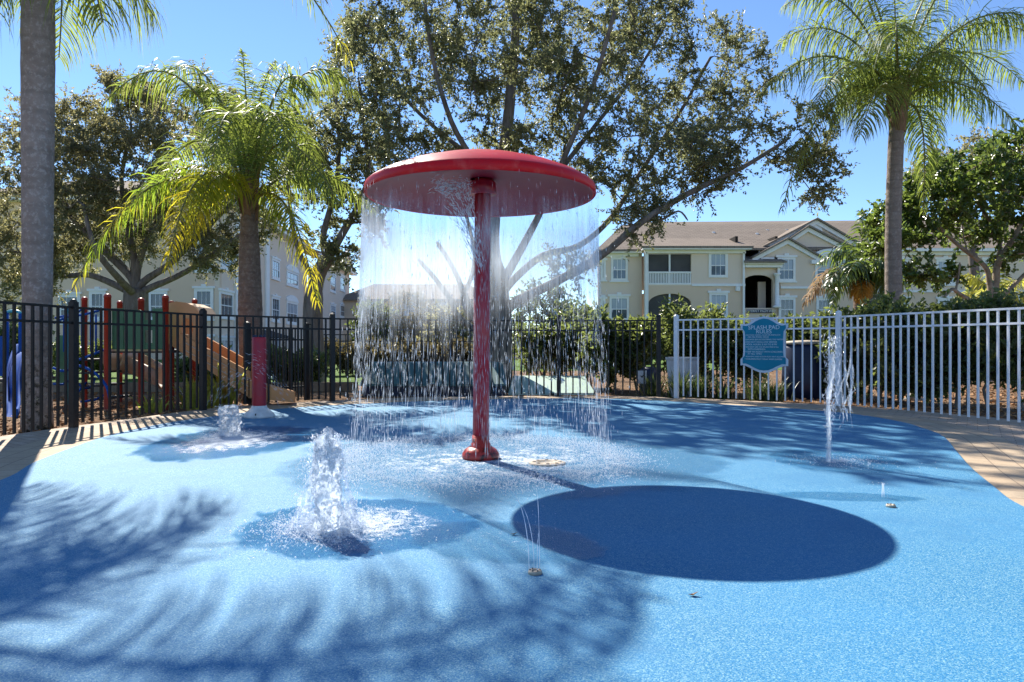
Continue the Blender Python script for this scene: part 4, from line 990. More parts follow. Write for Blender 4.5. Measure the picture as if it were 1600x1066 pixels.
# ---------------- shrubs
def shrub(label, x0, x1, top, Y, depth, n, seed, leaf='hedge_leaf', ln=.13, w=.065, zlow=.35, per=14, name='shrub', group=None, twigs=5, tl=.38):
    g = np.random.default_rng(seed); X0, X1 = pp(x0, 0, Y)[0], pp(x1, 0, Y)[0]; zt = pp(0, top, Y)[2]; cx_ = (X0+X1)/2
    root = thing(name, label, 'shrub', (cx_, Y, -.06), group); S = Skel()
    ns = max(3, int((X1-X0)/.35))
    for i in range(ns):
        bx = X0 + (X1-X0)*(i+.5)/ns + g.normal(0, .08); by = Y + g.uniform(-.3, .3)*depth
        j = S.add((bx, by, -.06), -1, .03)
        for k in range(1, 4): j = S.add((bx+g.normal(0, .05)*k, by+g.normal(0, .05)*k, zt*.18*k), j, .026-.004*k)
    A = np.stack([g.uniform(X0, X1, n), Y+g.uniform(-.5, .5, n)*depth, zlow+(zt-.12-zlow)*g.uniform(0, 1, n)**.75], 1)
    A[:, 2] += .10*np.sin(A[:, 0]*4.1+seed)+.07*np.sin(A[:, 0]*9.7)
    tips = S.grow(list(A), g, .1, .15)
    S.mesh('stem', 'oak_bark', root, .006, 2.2, 5)
    tp = np.array([S.p[i] for i in tips]); td = unit(np.array([S.p[i]-S.p[S.par[i]] for i in tips])+np.array((0, 0, .3)))
    P, D, a, b = sprays(tp, td, g, twigs, per, tl, .0)
    ok = P[:, 2] > .02
    leaf_cloud('foliage', P[ok], D[ok], ln, w, leaf, root, g)
    return root
GS = 'dark hedge shrubs behind the white fence'
shrub('dark shrub with light new shoots at the corner of black and white fences', 1040, 1112, 490, 16.6, 1.0, 95, 31, group=GS)
shrub('dark shrub behind the left half of the rules sign', 1105, 1175, 497, 16.9, 1.0, 80, 32, group=GS)
shrub('yellow green low shrub behind the pickets right of the rules sign', 1226, 1282, 503, 16.6, .8, 60, 33, 'far_leaf', group=GS, zlow=.7)
shrub('dark leggy shrub behind the white post and tall jet', 1296, 1378, 492, 14.6, 1.0, 150, 34, group=GS, zlow=.12)
shrub('dark shrub at the foot of the grey palm trunk', 1366, 1452, 490, 13.6, .9, 160, 35, group=GS, zlow=.12)
shrub('dark shrub with orange leaf litter showing under it behind white pickets', 1448, 1530, 486, 12.9, .9, 130, 36, group=GS, zlow=.4)
shrub('last dark shrub of the hedge along the white fence', 1524, 1640, 484, 12.2, .9, 140, 37, group=GS, zlow=.4)
GB = 'green shrubs behind the black fence'
shrub('large dark green shrub behind the fence right of the oak', 925, 1008, 502, 17.2, 1.1, 120, 38, 'hedge_leaf', .15, .08, group=GB)
shrub('loose leafy shrub above the pale green cabinet', 815, 930, 512, 18.6, 1.0, 130, 39, 'hedge_leaf', group=GB)
shrub('low dark hedge shrub beyond the end of the tan slide', 412, 500, 556, 18.8, 1.0, 90, 40, 'hedge_leaf', group=GB, zlow=.15)
shrub('low dark shrub under the playground slide', 283, 350, 560, 18.0, .8, 70, 44, 'hedge_leaf', group=GB, zlow=.15)
shrub('long clipped brown green hedge above the teal cabinet', 500, 760, 541, 25.5, 1.0, 330, 41, 'brown_hedge_leaf', group=GB, zlow=.1)
shrub('dark bushy shrub behind the blue playground slide', -40, 70, 520, 21, 1.4, 130, 42, 'hedge_leaf', group=GB)
shrub('dark shrub between playground and left building', 85, 175, 545, 24, 1.4, 110, 43, 'hedge_leaf', group=GB)
for i, (a_, b_, t_, Y_) in enumerate(((940, 1030, 522, 40), (1200, 1310, 508, 38), (1380, 1480, 500, 38), (1510, 1640, 488, 34))):
    shrub(['pale far shrub below the left bay of the right building', 'sunlit far shrub below the gabled wing', 'yellowish far shrub beyond the grey palm trunk', 'yellow far shrub under the glossy leaved tree'][i], a_, b_, t_, Y_, 1.5, 90, 50+i, 'far_leaf', .25, .13, group='far shrubs along the right building', zlow=.2, tl=.6)
# strappy plants
def strappy(label, px, Y, n, h, spread, mat, seed, name='strappy_plant', wid=.028, lean=0):
    g = np.random.default_rng(seed); X = pp(px, 0, Y)[0]; V = []; F = []
    for i in range(n):
        a = g.uniform(0, 6.28); r0 = abs(g.normal(0, spread*.35)); bx, by = X+r0*math.cos(a)*1.4, Y+r0*math.sin(a)
        L = h*g.uniform(.6, 1.15); out = g.uniform(.15, .8); b = len(V); wv = np.array((-math.sin(a), math.cos(a), 0))
        for k in range(6):
            t = k/5; c = np.array((bx+math.cos(a)*out*L*t**1.6+lean*t*t, by+math.sin(a)*out*L*t**1.6, -.05+L*(t-.38*out*t**2.6)))
            w = wid*(1-t**2.2)*.5+.001; V += [c-wv*w, c+wv*w]
            if k: F.append((b+2*k-2, b+2*k-1, b+2*k+1, b+2*k))
    o = obj(name, V, F, mat); return tag(recentre(o, (X, Y, -.05)), label, 'plant')
strappy('yellow green spiky plant at the fence foot left of the black post', 300, 12.55, 46, .62, .45, 'spiky_leaf', 1, 'spiky_plant', .05)
strappy('larger yellow green spiky plant at the fence foot near the small jet', 346, 12.9, 60, .85, .45, 'spiky_leaf', 2, 'spiky_plant', .05)
strappy('low yellow green spiky tuft by the red playground posts', 236, 11.9, 22, .35, .22, 'spiky_leaf', 3, 'spiky_plant', .05)
for i, (px, Y, n, h, lab) in enumerate(((1022, 15.2, 120, .55, 'dark grassy clump beside the navy pump'), (1062, 14.9, 150, .65, 'dark grassy clump in front of the white garden tub'), (1092, 14.8, 130, .6, 'dark grassy clump right of the white garden tub'), (1130, 14.7, 110, .5, 'dark grassy clump left of the rules sign'), (1185, 14.2, 150, .55, 'green grassy clump directly under the rules sign'), (1208, 14.1, 110, .5, 'green grassy clump beside the navy tank'))):
    strappy(lab, px, Y, n, h, .3, 'grass_blade', 10+i, 'grass_clump', .022)

# fallen leaves on the mulch
g = np.random.default_rng(77); n = 5200
px_ = np.where(g.uniform(0, 1, n) < .6, g.uniform(1080, 1700, n), g.uniform(-40, 420, n)); YY = np.where(px_ > 900, g.uniform(10.5, 19, n), g.uniform(8.8, 16.8, n))
P = np.stack([(px_-CX)/FX*YY, YY, -.05+.02*g.uniform(0, 1, n)], 1)
fb = np.array([np.interp(x, [p[0] for p in FBc], [p[1] for p in FBc]) if x < 3 else 0 for x in P[:, 0]])
fwX = np.array([np.interp(-y, [-q[1] for q in FWc], [q[0] for q in FWc]) for y in P[:, 1]])
ok = np.where(P[:, 0] < 0, P[:, 1] > fb+.25, (P[:, 0] > fwX+.3) | (P[:, 1] > 14.6)); P = P[ok]
ll = leaf_cloud('leaf_litter', P, np.concatenate([g.normal(0, 1, (len(P), 2)), g.normal(0, .12, (len(P), 1))], 1), .085, .045, 'litter', None, g); tag(ll, kind='stuff')
# ---------------- palms
def frond_mesh(B, C, T, g, n=56, L=.70, w=.034, droop=.8, start=.13, stiff=.1, plum=.5):
    B, C, T = (np.array(p, float) for p in (B, C, T)); t = np.linspace(0, 1, 40)[:, None]
    curve = (1-t)**2*B + 2*t*(1-t)*C + t*t*T
    tt = np.repeat(np.linspace(start, .995, n), 2); tt = np.clip(tt + g.normal(0, .004, len(tt)), 0, 1); sd = np.tile((1.0, -1.0), n)
    p = (1-tt[:, None])**2*B + 2*(tt*(1-tt))[:, None]*C + (tt**2)[:, None]*T
    tan = unit(2*(1-tt)[:, None]*(C-B) + 2*tt[:, None]*(T-C)); up = np.array([[0, 0, 1.0]])
    side = np.cross(tan, up); weak = np.linalg.norm(side, axis=1) < .25
    hd = (T-B)*np.array((1, 1, 0)); hd = hd/max(np.linalg.norm(hd), 1e-6); alt = np.cross(hd, (0, 0, 1.0))
    side = unit(side*.8 + alt*.35); nrm = np.cross(side, tan)
    ln = L*(.45+.65*np.sin(np.pi*np.clip(tt, 0, 1)**.85))*(1-.45*tt**6)*g.uniform(.8, 1.15, len(tt))
    d = unit(side*sd[:, None] + tan*(.35+.55*tt**2)[:, None] + nrm*(plum*g.normal(0, 1, len(tt))+.10)[:, None])
    K = 5; V = []; pt = p.copy(); wd = unit(np.cross(d, nrm+g.normal(0, .35, nrm.shape)))
    prof = [.55, 1.0, .85, .55, .06]
    for k in range(K):
        V += [pt - wd*(w*prof[k]/2), pt + wd*(w*prof[k]/2)]
        d = unit(d - np.array([[0, 0, 1.0]])*(droop*(.35+.35*k))*g.uniform(.6, 1.3, (len(tt), 1))*(1-stiff)); pt = pt + d*(ln/(K-1))[:, None]
    m = len(tt); V = np.stack(V, 1).reshape(-1, 3); base = (2*K)*np.arange(m)[:, None]
    F = np.concatenate([base + np.array([[2*k, 2*k+1, 2*k+3, 2*k+2]]) for k in range(K-1)], 0)
    return curve, V, F
def palm(label, Y, base_px, crown_px, radii, fronds, trunkm, seed, L=.70, boots=(22, 58), n=56, name='palm_tree', extra=(), bend=None, fw=.034, bootlen=1.0, group=None, pod=False):
    g = np.random.default_rng(seed); bx, by = base_px; cx_, cy_ = crown_px
    B0 = Vector(pp(bx, by, Y)); B0.z = -.06; C0 = Vector(pp(cx_, cy_, Y))
    root = thing(name, label, 'palm tree', tuple(B0)); m = 40; pts = []; rad = []
    for i in range(m):
        t = i/(m-1); p = B0.lerp(C0, t)
        if bend: p.x += bend*math.sin(t*math.pi)
        pts.append(p); rad.append(np.interp(t, [a for a, _ in radii], [b for _, b in radii])*(1+.012*math.sin(i*2.4)))
    MB().tube(pts, [float(x) for x in rad], 28).build('trunk', trunkm, root, True)
    rt = rad[-1]
    # frond bases
    mb = MB()
    for i in range(15):
        a = i*2.4; h = -.05+.10*i*bootlen*.5; r0 = rt*(.72+.20*math.cos(i)); z0 = C0.z - .35 + .05*i
        d = Vector((math.cos(a), math.sin(a), 0)); s_ = Vector((-d.y, d.x, 0)); c = Vector((C0.x, C0.y, z0))
        q0 = c + d*rt*.55; q1 = c + d*rt*1.12 + Vector((0, 0, .28*bootlen)); q2 = c + d*rt*(1.25+.25*(i % 3)) + Vector((0, 0, .55*bootlen)); w = rt*.62
        mb.add([q0-s_*w, q0+s_*w, q1+s_*w*.75, q1-s_*w*.75, q2+s_*w*.28, q2-s_*w*.28] + [v - d*.05 for v in (q0-s_*w, q0+s_*w, q1+s_*w*.75, q1-s_*w*.75, q2+s_*w*.28, q2-s_*w*.28)],
               [(0, 1, 2, 3), (3, 2, 4, 5), (7, 6, 9, 8), (8, 9, 11, 10), (0, 3, 9, 6), (3, 5, 11, 9), (1, 7, 8, 2), (2, 8, 10, 4), (5, 4, 10, 11)])
    mb.lathe([(rt*.95, -.42), (rt*1.02, -.1), (rt*.75, .35*bootlen), (rt*.35, .9*bootlen), (.03, 1.25*bootlen)], (C0.x, C0.y, C0.z), 14)
    mb.build('frond_bases', 'boot_bark', root)
    for f in fronds:
        c, tip, dyc, dyt, mt = f[:5]; ll = f[5] if len(f) > 5 else L
        st = C0 + Vector((0, 0, .25*bootlen)); Bv = tuple(st + Vector((g.normal(0, .03), g.normal(0, .03), g.normal(0, .08))))
        if isinstance(c, tuple) and len(c) == 3: Cv, Tv = c, tip
        else: Cv = pp(c[0], c[1], Y+dyc); Tv = pp(tip[0], tip[1], Y+dyt)
        Cv = tuple(np.array(Cv))
        curve, V, F = frond_mesh(Bv, Cv, Tv, g, n=n, L=ll, w=fw)
        fr = obj('frond', V, F, mt, root)
        MB().tube([tuple(v) for v in curve[::3]]+[tuple(curve[-1])], [.030*(1-i/15)**1.1+.004 for i in range(len(curve[::3])+1)], 6).build('leaf_stalk', 'rachis', fr, True)
    return root
g_, y_ = 'palm_leaf', 'palm_leaf_yellow'
palm('palm with bright yellow drooping fronds between the playground and the red post', 14.4, (393, 600), (389, 335), [(0, .25), (.15, .22), (.5, .235), (.8, .20), (.94, .165), (1, .16)],
 [((410, 80), (455, 240), -1.0, -2.2, g_), ((290, 5), (160, 165), -.4, -1.0, g_), ((340, 40), (250, 120), .6, 1.0, g_), ((430, 40), (490, 150), -.4, -.8, g_), ((460, 15), (560, 150), .3, .6, g_), ((365, 70), (330, 260), -1.0, -2.4, g_), ((235, 190), (112, 455), -.8, -1.5, y_, .85), ((300, 190), (262, 420), -1.2, -2.4, y_, .85),
  ((450, 250), (497, 478), -.6, -1.0, y_, .72), ((470, 200), (585, 330), .5, 1.2, g_), ((430, 130), (530, 320), -.8, -2.0, g_), ((320, 120), (225, 320), .8, 1.6, g_), ((425, 90), (500, 260), 1.0, 2.2, g_), ((388, 150), (378, 78), .1, .2, g_, .55), ((395, 140), (430, 95), .3, .4, g_, .55), ((290, 190), (180, 360), -.2, -.5, y_, .8), ((380, 60), (360, 200), 1.2, 2.4, g_), ((355, 90), (285, 150), .3, .6, g_), ((330, 200), (300, 380), -1.3, -1.9, y_, .8)],
 'palm_trunk_brown', 81, L=.90, n=94, fw=.026)
palm('grey trunked palm with arching green fronds behind the white fence', 16.2, (1403, 600), (1402, 178), [(0, .22), (.2, .185), (.6, .168), (.9, .165), (.96, .155), (1, .18)],
 [((1285, 70), (1222, 330), -.6, -1.2, g_, .80), ((1290, 20), (1188, 150), -.2, -.4, g_), ((1330, -70), (1225, 10), .2, .4, g_), ((1490, 70), (1606, 215), -.2, -.4, g_, .8), ((1480, -20), (1625, 60), .2, .3, g_), ((1455, 130), (1442, 330), .6, .9, g_, .7), ((1375, 90), (1345, 210), -1.2, -2.2, g_), ((1400, -30), (1400, 70), -1.5, -3.0, g_),
  ((1335, 20), (1262, 190), -1.0, -2.0, g_), ((1450, 10), (1540, 140), -1.0, -2.2, g_), ((1425, 50), (1470, 220), 1.0, 2.0, g_), ((1380, 20), (1310, 180), 1.0, 2.4, g_), ((1375, -60), (1300, -70), .3, .4, g_), ((1430, -70), (1530, -60), .3, .4, g_), ((1400, 60), (1396, -60), 0, .1, g_, .55), ((1345, 60), (1290, 230), .2, .4, g_), ((1470, 70), (1530, 190), .8, 1.8, g_), ((1510, -40), (1650, 45), -.5, -.9, g_), ((1470, -110), (1575, -40), .4, .6, g_), ((1345, -120), (1245, -80), .3, .5, g_), ((1490, 20), (1600, 130), .6, 1.2, g_), ((1310, -10), (1215, 70), .6, 1.1, g_)],
 'palm_trunk_grey', 82, L=1.05, n=100, bend=-.10, fw=.026)
CZ = pp(60, -150, 9.45); fr = []
gg = np.random.default_rng(5)
for i in range(3):
    a = i*1.5+2.2; r = gg.uniform(2.5, 3.6); up = gg.uniform(.6, 1.7); dn = gg.uniform(-1.3, .5)
    fr.append(((CZ[0]+.45*r*math.cos(a), CZ[1]+.45*r*math.sin(a), CZ[2]+up), (CZ[0]+r*math.cos(a), CZ[1]+r*math.sin(a), CZ[2]+dn), 0, 0, g_))
fr += [((150, -130), (240, 25), .3, .6, g_, 1.35), ((110, -140), (92, 90), .5, .9, g_, 1.2), ((125, -150), (160, 35), -.5, -.9, g_, 1.2), ((20, -130), (-20, 110), -.2, -.4, g_, .8), ((340, -300), (548, 95), -.2, .4, y_, .8), ((CZ[0]+2.1, CZ[1]-.5, CZ[2]+1.5), (-2.25, 8.75, 5.25), 0, 0, y_, .95), ((CZ[0]+2.2, CZ[1]+.2, CZ[2]+1.6), (-2.6, 9.7, 5.8), 0, 0, g_, .9), ((-20, -160), (-80, 60), .5, 1.0, g_)]
palm('tall palm with thick grey lichen spotted trunk against the black fence', 9.45, (58, 668), (60, -150), [(0, .19), (.1, .165), (.25, .172), (.55, .188), (.75, .196), (.92, .18), (1, .16)], fr, 'palm_trunk_near', 83, L=.95, n=74, fw=.023)
# small bushy palm with dead fronds in front of the right building
YP = 27.0
palm('small bushy palm with dead brown and orange fronds below the gabled wing', YP, (1348, 560), (1345, 455), [(0, .3), (.5, .28), (1, .26)],
 [((1300, 380), (1265, 470), 0, -.4, 'palm_leaf_dry', .9), ((1290, 395), (1255, 480), .2, .2, 'palm_leaf_dry', .9), ((1345, 420), (1348, 475), -1.2, -1.6, 'palm_leaf_orange', .7), ((1352, 425), (1340, 470), -1.0, -1.4, 'palm_leaf_orange', .6), ((1330, 380), (1290, 450), -.8, -1.4, 'broad_leaf'), ((1350, 370), (1320, 440), -1, -1.8, 'broad_leaf'), ((1370, 370), (1400, 440), -.8, -1.6, 'broad_leaf'), ((1330, 360), (1280, 410), 0, .2, 'broad_leaf'), ((1360, 360), (1410, 410), 0, .2, 'broad_leaf'), ((1340, 350), (1310, 395), .8, 1.4, 'broad_leaf'), ((1355, 350), (1380, 395), .8, 1.4, 'broad_leaf'),
  ((1375, 390), (1425, 460), -.4, -.8, 'palm_leaf'), ((1310, 390), (1300, 480), -.8, -1.2, 'broad_leaf'), ((1380, 400), (1385, 480), -.8, -1.2, 'broad_leaf'), ((1345, 360), (1350, 330), 0, 0, 'broad_leaf')],
 'palm_trunk_brown', 84, L=.95, n=40, fw=.07, bootlen=.6)
palm('yellowish young palm behind the base of the glossy leaved tree', 25.0, (1560, 560), (1555, 475), [(0, .2), (1, .18)],
 [((1530, 440), (1490, 470), 0, -.3, 'spiky_leaf'), ((1535, 430), (1500, 430), .2, .4, 'spiky_leaf'), ((1570, 430), (1615, 440), 0, .2, 'spiky_leaf'), ((1575, 440), (1620, 480), -.3, -.8, 'spiky_leaf'), ((1545, 430), (1530, 480), -.9, -1.4, 'spiky_leaf'), ((1560, 430), (1580, 490), -.9, -1.4, 'spiky_leaf'), ((1555, 430), (1560, 405), 0, 0, 'spiky_leaf')],
 'palm_trunk_brown', 85, L=.7, n=34, fw=.06, bootlen=.5)
# ================================================================== buildings
class Facade:
    def __init__(s, o, u, n): s.o = Vector(o); s.u = Vector(u).normalized(); s.n = Vector(n).normalized(); s.cam = Vector((0, 0, CH))
    def uz(s, px, py):
        d = Vector(((px-CX)/FX, 1, -(py-HY)/FX)); t = (s.o - s.cam).dot(s.n)/d.dot(s.n)
        p = s.cam + d*t; return (p - s.o).dot(s.u), p.z
    def w(s, u, z, d=0): v = s.o + s.u*u + s.n*d; return Vector((v.x, v.y, z))
    def box(s, mb, u0, u1, z0, z1, d0, d1):
        c = s.w((u0+u1)/2, (z0+z1)/2, (d0+d1)/2)
        return mb.box(c, (abs(u1-u0), abs(d1-d0), z1-z0), s.u, s.n)
    def rect(s, a, b): (u0, z1), (u1, z0) = s.uz(*a), s.uz(*b); return min(u0, u1), max(u0, u1), min(z0, z1), max(z0, z1)
    def wall(s, name, mat, root, u0, u1, z0, z1, holes=(), d=0, depth=.35):
        us = sorted({u0, u1, *[h for q in holes for h in q[:2]]}); zs = sorted({z0, z1, *[h for q in holes for h in q[2:4]]})
        us = [u for u in us if u0 <= u <= u1]; zs = [z for z in zs if z0 <= z <= z1]
        mb = MB(); ish = lambda u, z: any(q[0] < u < q[1] and q[2] < z < q[3] for q in holes)
        for a, b in zip(us[:-1], us[1:]):
            for c, e in zip(zs[:-1], zs[1:]):
                if not ish((a+b)/2, (c+e)/2): s.box(mb, a, b, c, e, d-depth, d)
        return mb.build(name, mat, root)
    def window(s, root, r, d=0, style='blind', arch=0.0, fw=.17, blind=True, cornice=True, bars=True, k=1.0):
        """r = outer frame rectangle u0,u1,z0,z1"""
        u0, u1, z0, z1 = r
        mb = MB()
        s.box(mb, u0, u0+fw, z0, z1, d+.002, d+.09); s.box(mb, u1-fw, u1, z0, z1, d+.002, d+.09)
        s.box(mb, u0+fw, u1-fw, z0, z0+fw, d+.002, d+.09); s.box(mb, u0+fw, u1-fw, z1-fw, z1, d+.002, d+.09)
        if cornice:
            s.box(mb, u0-.12, u1+.12, z1, z1+.16, d+.002, d+.15); s.box(mb, u0-.10, u1+.10, z0-.12, z0, d+.002, d+.13)
            if arch:
                m = (u0+u1)/2; ww = (u1-u0)/2+.12
                mb.prism([s.w(m+ww*math.cos(a), z1+.16+arch*math.sin(a), d+.004) for a in np.linspace(0, math.pi, 13)], s.n*.12)
            else:
                m = (u0+u1)/2; s.box(mb, m-.16, m+.16, z1+.16, z1+.30, d+.002, d+.15)
        f = mb.build('window', 'trim_white', root)
        mb = MB(); s.box(mb, u0+fw, u1-fw, z0+fw, z1-fw, d+.004, d+.020); mb.build('pane', 'pane_glass', f)
        zm = z0+fw+(z1-z0-2*fw)*.46
        if blind:
            mb = MB(); s.box(mb, u0+fw+.02, u1-fw-.02, zm+.03, z1-fw-.01, d+.021, d+.026); mb.build('blind', 'pane_blind', f)
        mb = MB(); s.box(mb, u0+fw, u1-fw, zm-.035, zm+.035, d+.028, d+.06)
        if bars:
            for q in (.33, .66): s.box(mb, u0+fw+(u1-u0-2*fw)*q-.018, u0+fw+(u1-u0-2*fw)*q+.018, z0+fw, z1-fw, d+.027, d+.04)
        mb.build('sash', 'trim_white', f)
        return f
    def gable(s, root, apex, left, right, d, wallmat, th=.28, zlow=None):
        """gable wall + raked cornice + roof behind, all from pixels"""
        ua, za = s.uz(*apex); ul, zl = s.uz(*left); ur, zr = s.uz(*right)
        zb = (zl+zr)/2
        MB().prism([s.w(ul, zb, d), s.w(ur, zb, d), s.w(ua, za-.05, d)], -s.n*.3).build('gable_wall', wallmat, root)
        for a, b in ((ul-.5, ua), (ur+.5, ua)):
            zz = za - (za-zb)*abs(a-ua)/abs((ul if a < ua else ur)-ua)
            MB().prism([s.w(a, zz-th*.6, d+.003), s.w(a, zz+th*.5, d+.003), s.w(b, za+th*.5, d+.003), s.w(b, za-th*.7, d+.003)], s.n*.22).build('rake_trim', 'trim_white', root)
            MB().prism([s.w(a, zz+th*.5, d+.45), s.w(b, za+th*.5, d+.45), s.w(b, za+th*.5+.14, d+.45), s.w(a, zz+th*.5+.14, d+.45)], -s.n*9.0).build('gable_roof', 'shingle', root)
        for u, q in ((ul, 1), (ur, -1)):
            mb = MB(); s.box(mb, u-.75 if q > 0 else u-.25, u+.25 if q > 0 else u+.75, zb-.55, zb-.25, d+.003, d+.3); mb.build('eave_return', 'trim_white', root)

# ---------------- apartment block on the right (faces the pad)
F = Facade((0, 54, 0), (1, 0, 0), (0, -1, 0))
U = lambda px: F.uz(px, 500)[0]
Z = lambda py: F.uz(900, py)[1]
root = thing('apartment_building', 'beige apartment block with white trim and gables behind the white fence', 'building', (26, 60, -.05))
zE = Z(391)
# left recessed bay
F.wall('wall', 'stucco', root, U(937), U(1007), -.05, zE, (), -1.0)
for a, b, bl in (((941, 405), (949, 436), 1), ((957.5, 400), (984, 437), 1), ((941, 466), (949, 497), 1), ((955, 462), (986, 500), 1)): F.window(root, F.rect(a, b), -1.0, blind=bl)
# main block with balcony and arched terrace
hb = F.rect((1013, 397), (1080, 445)); ha = F.rect((1013, 459), (1080, 520))
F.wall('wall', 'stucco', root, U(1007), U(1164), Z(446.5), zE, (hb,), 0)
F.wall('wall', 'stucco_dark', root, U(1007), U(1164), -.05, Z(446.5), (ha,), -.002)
for h in (hb, ha):
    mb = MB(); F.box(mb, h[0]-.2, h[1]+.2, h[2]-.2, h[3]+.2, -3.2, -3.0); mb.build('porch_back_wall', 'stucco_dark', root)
    mb = MB(); F.box(mb, h[0], h[1], h[2], h[3]-.02, -.22, -.20); mb.build('porch_screen', 'screen_mesh', root)
    mb = MB(); m = (h[0]+h[1])/2; F.box(mb, m-.06, m+.06, h[2], h[3], -.15, -.03); mb.build('screen_post', 'trim_white', root)
m = (ha[0]+ha[1])/2; w = (ha[1]-ha[0])/2; hz = ha[3]
mb = MB(); arc = [(m-w*math.cos(a), hz-.75+.75*math.sin(a)) for a in np.linspace(0, math.pi, 17)]
mb.prism([F.w(u, z, -.012) for u, z in arc] + [F.w(m+w, hz, -.012), F.w(m-w, hz, -.012)], -F.n*.2); mb.build('arch', 'stucco_dark', root)
rb = F.rect((1013, 424.5), (1080, 445)); mb = MB()
F.box(mb, rb[0], rb[1], rb[3]-.12, rb[3], -.12, .03); F.box(mb, rb[0], rb[1], rb[2], rb[2]+.12, -.12, .03)
for i in range(27):
    u = rb[0]+(rb[1]-rb[0])*(i+.5)/27; F.box(mb, u-.035, u+.035, rb[2]+.12, rb[3]-.12, -.08, -.01)
mb.build('balcony_railing', 'trim_white', root)
mb = MB(); F.box(mb, U(1080.5), U(1164), Z(447.5), Z(443.5), .003, .10); mb.build('trim_band', 'trim_white', root)
mb = MB(); F.box(mb, U(1007), U(1013), Z(520), zE-.05, .003, .08); mb.build('corner_board', 'trim_white', root)
F.window(root, F.rect((1107, 393.5), (1137, 434)), 0, cornice=False, fw=.2)
F.window(root, F.rect((1108, 458), (1137, 495)), -.002)
for px in (1150,): 
    mb = MB(); r = F.rect((px-1, 448), (px+5, 455)); F.box(mb, *r, .0, .25); mb.build('lamp_housing', 'trim_white', root)
# eave cornice + roof
def eave(px0, px1, py, d):
    mb = MB(); F.box(mb, U(px0), U(px1), Z(py+3.2), Z(py-1.2), d+.01, d+.75); F.box(mb, U(px0)+.3, U(px1)-.3, Z(py+8), Z(py+3.2), d+.01, d+.22); mb.build('eave_trim', 'trim_white', root)
eave(937, 1007, 391, -1.0); eave(1002, 1170, 388.5, 0)
zr = CH + (HY-355)/FX*62
def roof(pts, nm='roof', mat='shingle'): MB().prism(pts, (0, 0, -.16)).build(nm, mat, root)
roof([(U(1000), 53.2, Z(386.6)), (U(1172), 53.2, Z(386.6)), (U(1150), 60, Z(386.6)+2.0), (U(1040), 60, Z(386.6)+2.0)])
roof([(U(932), 54.2, Z(389.5)), (U(1180), 54.2, Z(386.9)), (58, 54.2, Z(386.9)), (58, 63, 12.1), (U(1000)+2.0, 63, 11.75), (U(968)+1.2, 61, 11.1)])
roof([(U(932), 54.2, Z(389.5)), (U(968)+1.2, 61, 11.1), (U(1000)+2.0, 63, 11.75), (U(1000)+2, 78, 11.0), (U(932), 78, Z(389.5))])
for px, py in ((1018, 378), (1115, 370), (1183, 372), (1199, 366.5), (1229, 366), (1157, 360), (1207, 360)):
    t = (388-py)/(388-353); Yv = 54.4+8.3*max(0, min(1, t)); p = pp(px, py, Yv)
    MB().lathe([(.10, -.3), (.10, .25), (.14, .27), (.14, .4), (.02, .42)], p, 8).build('roof_vent', 'trim_white', root)
for px, w_, py in ((1066, 10, 363), (1137, 18, 361), (1250, 14, 356), (1365, 24, 353)):
    p = pp(px, py, 62.2); MB().bbox(p[0]-w_/2*.055, p[0]+w_/2*.055, 61.9, 62.5, p[2]-.1, p[2]+.16).build('ridge_vent', 'shingle_dark', root)
# gutters' downspouts at the block corners
for px, d_ in ((1009, .02), (1161, .02)):
    mb = MB(); F.box(mb, U(px)-.07, U(px)+.07, -.05, Z(395), d_+.09, d_+.2); mb.build('downspout', 'trim_white', root)
# breezeway
hw = F.rect((1164.5, 429), (1211, 481))
F.wall('wall', 'stucco', root, U(1164), U(1221), -.05, Z(410), (hw, ), -.4)
m = (hw[0]+hw[1])/2; w = (hw[1]-hw[0])/2; hz = hw[3]
MB().prism([F.w(m-w*math.cos(a), hz-.5+.5*math.sin(a), -.41) for a in np.linspace(0, math.pi, 17)] + [F.w(m+w, hz, -.41), F.w(m-w, hz, -.41)], -F.n*.2).build('arch', 'stucco', root)
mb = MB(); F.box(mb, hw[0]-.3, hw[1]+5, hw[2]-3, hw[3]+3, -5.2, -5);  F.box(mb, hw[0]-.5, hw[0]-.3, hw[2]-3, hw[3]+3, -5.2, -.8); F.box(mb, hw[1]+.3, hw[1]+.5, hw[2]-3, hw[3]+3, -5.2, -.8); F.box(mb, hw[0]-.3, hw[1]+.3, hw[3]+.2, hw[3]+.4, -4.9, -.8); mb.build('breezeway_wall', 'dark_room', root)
mb = MB(); F.box(mb, hw[1]-.7, hw[1]-.1, hw[2], hw[3]-.4, -1.9, -1.7); mb.build('stair_wall', 'stucco', root)
mb = MB(); F.box(mb, U(1163), U(1223), Z(413.5), Z(409.5), -.39, .35); F.box(mb, U(1164), U(1222), Z(418), Z(413.5), -.39, .12); mb.build('entablature', 'trim_white', root)
MB().prism([F.w(U(1160), Z(409.4), .5), F.w(U(1226), Z(409.4), .5), F.w(U(1216), Z(398), -1.0), F.w(U(1166), Z(398), -1.0)], (0, 0, -.12)).build('porch_roof', 'shingle', root)
mb = MB(); c = F.w(U(1214), 0, .02); mb.lathe([(.30, Z(481)), (.30, Z(478)), (.17, Z(477)), (.14, Z(433)), (.20, Z(431)), (.26, Z(429)), (.28, Z(427))], (c.x, c.y, 0), 16); mb.build('column', 'trim_white', root, True)
r = F.rect((1169, 483.5), (1208, 489)); mb = MB(); F.box(mb, *r, -.35, -.25); nb = mb.build('name_board', 'navy_plastic', root)
lettering('BUTTERFLY PALM WAY', .235, nb, 'trim_white', (R(90), 0, 0), F.w((r[0]+r[1])/2, (r[2]+r[3])/2, -.235) - Vector(WLOC[nb.name]), False, .004)
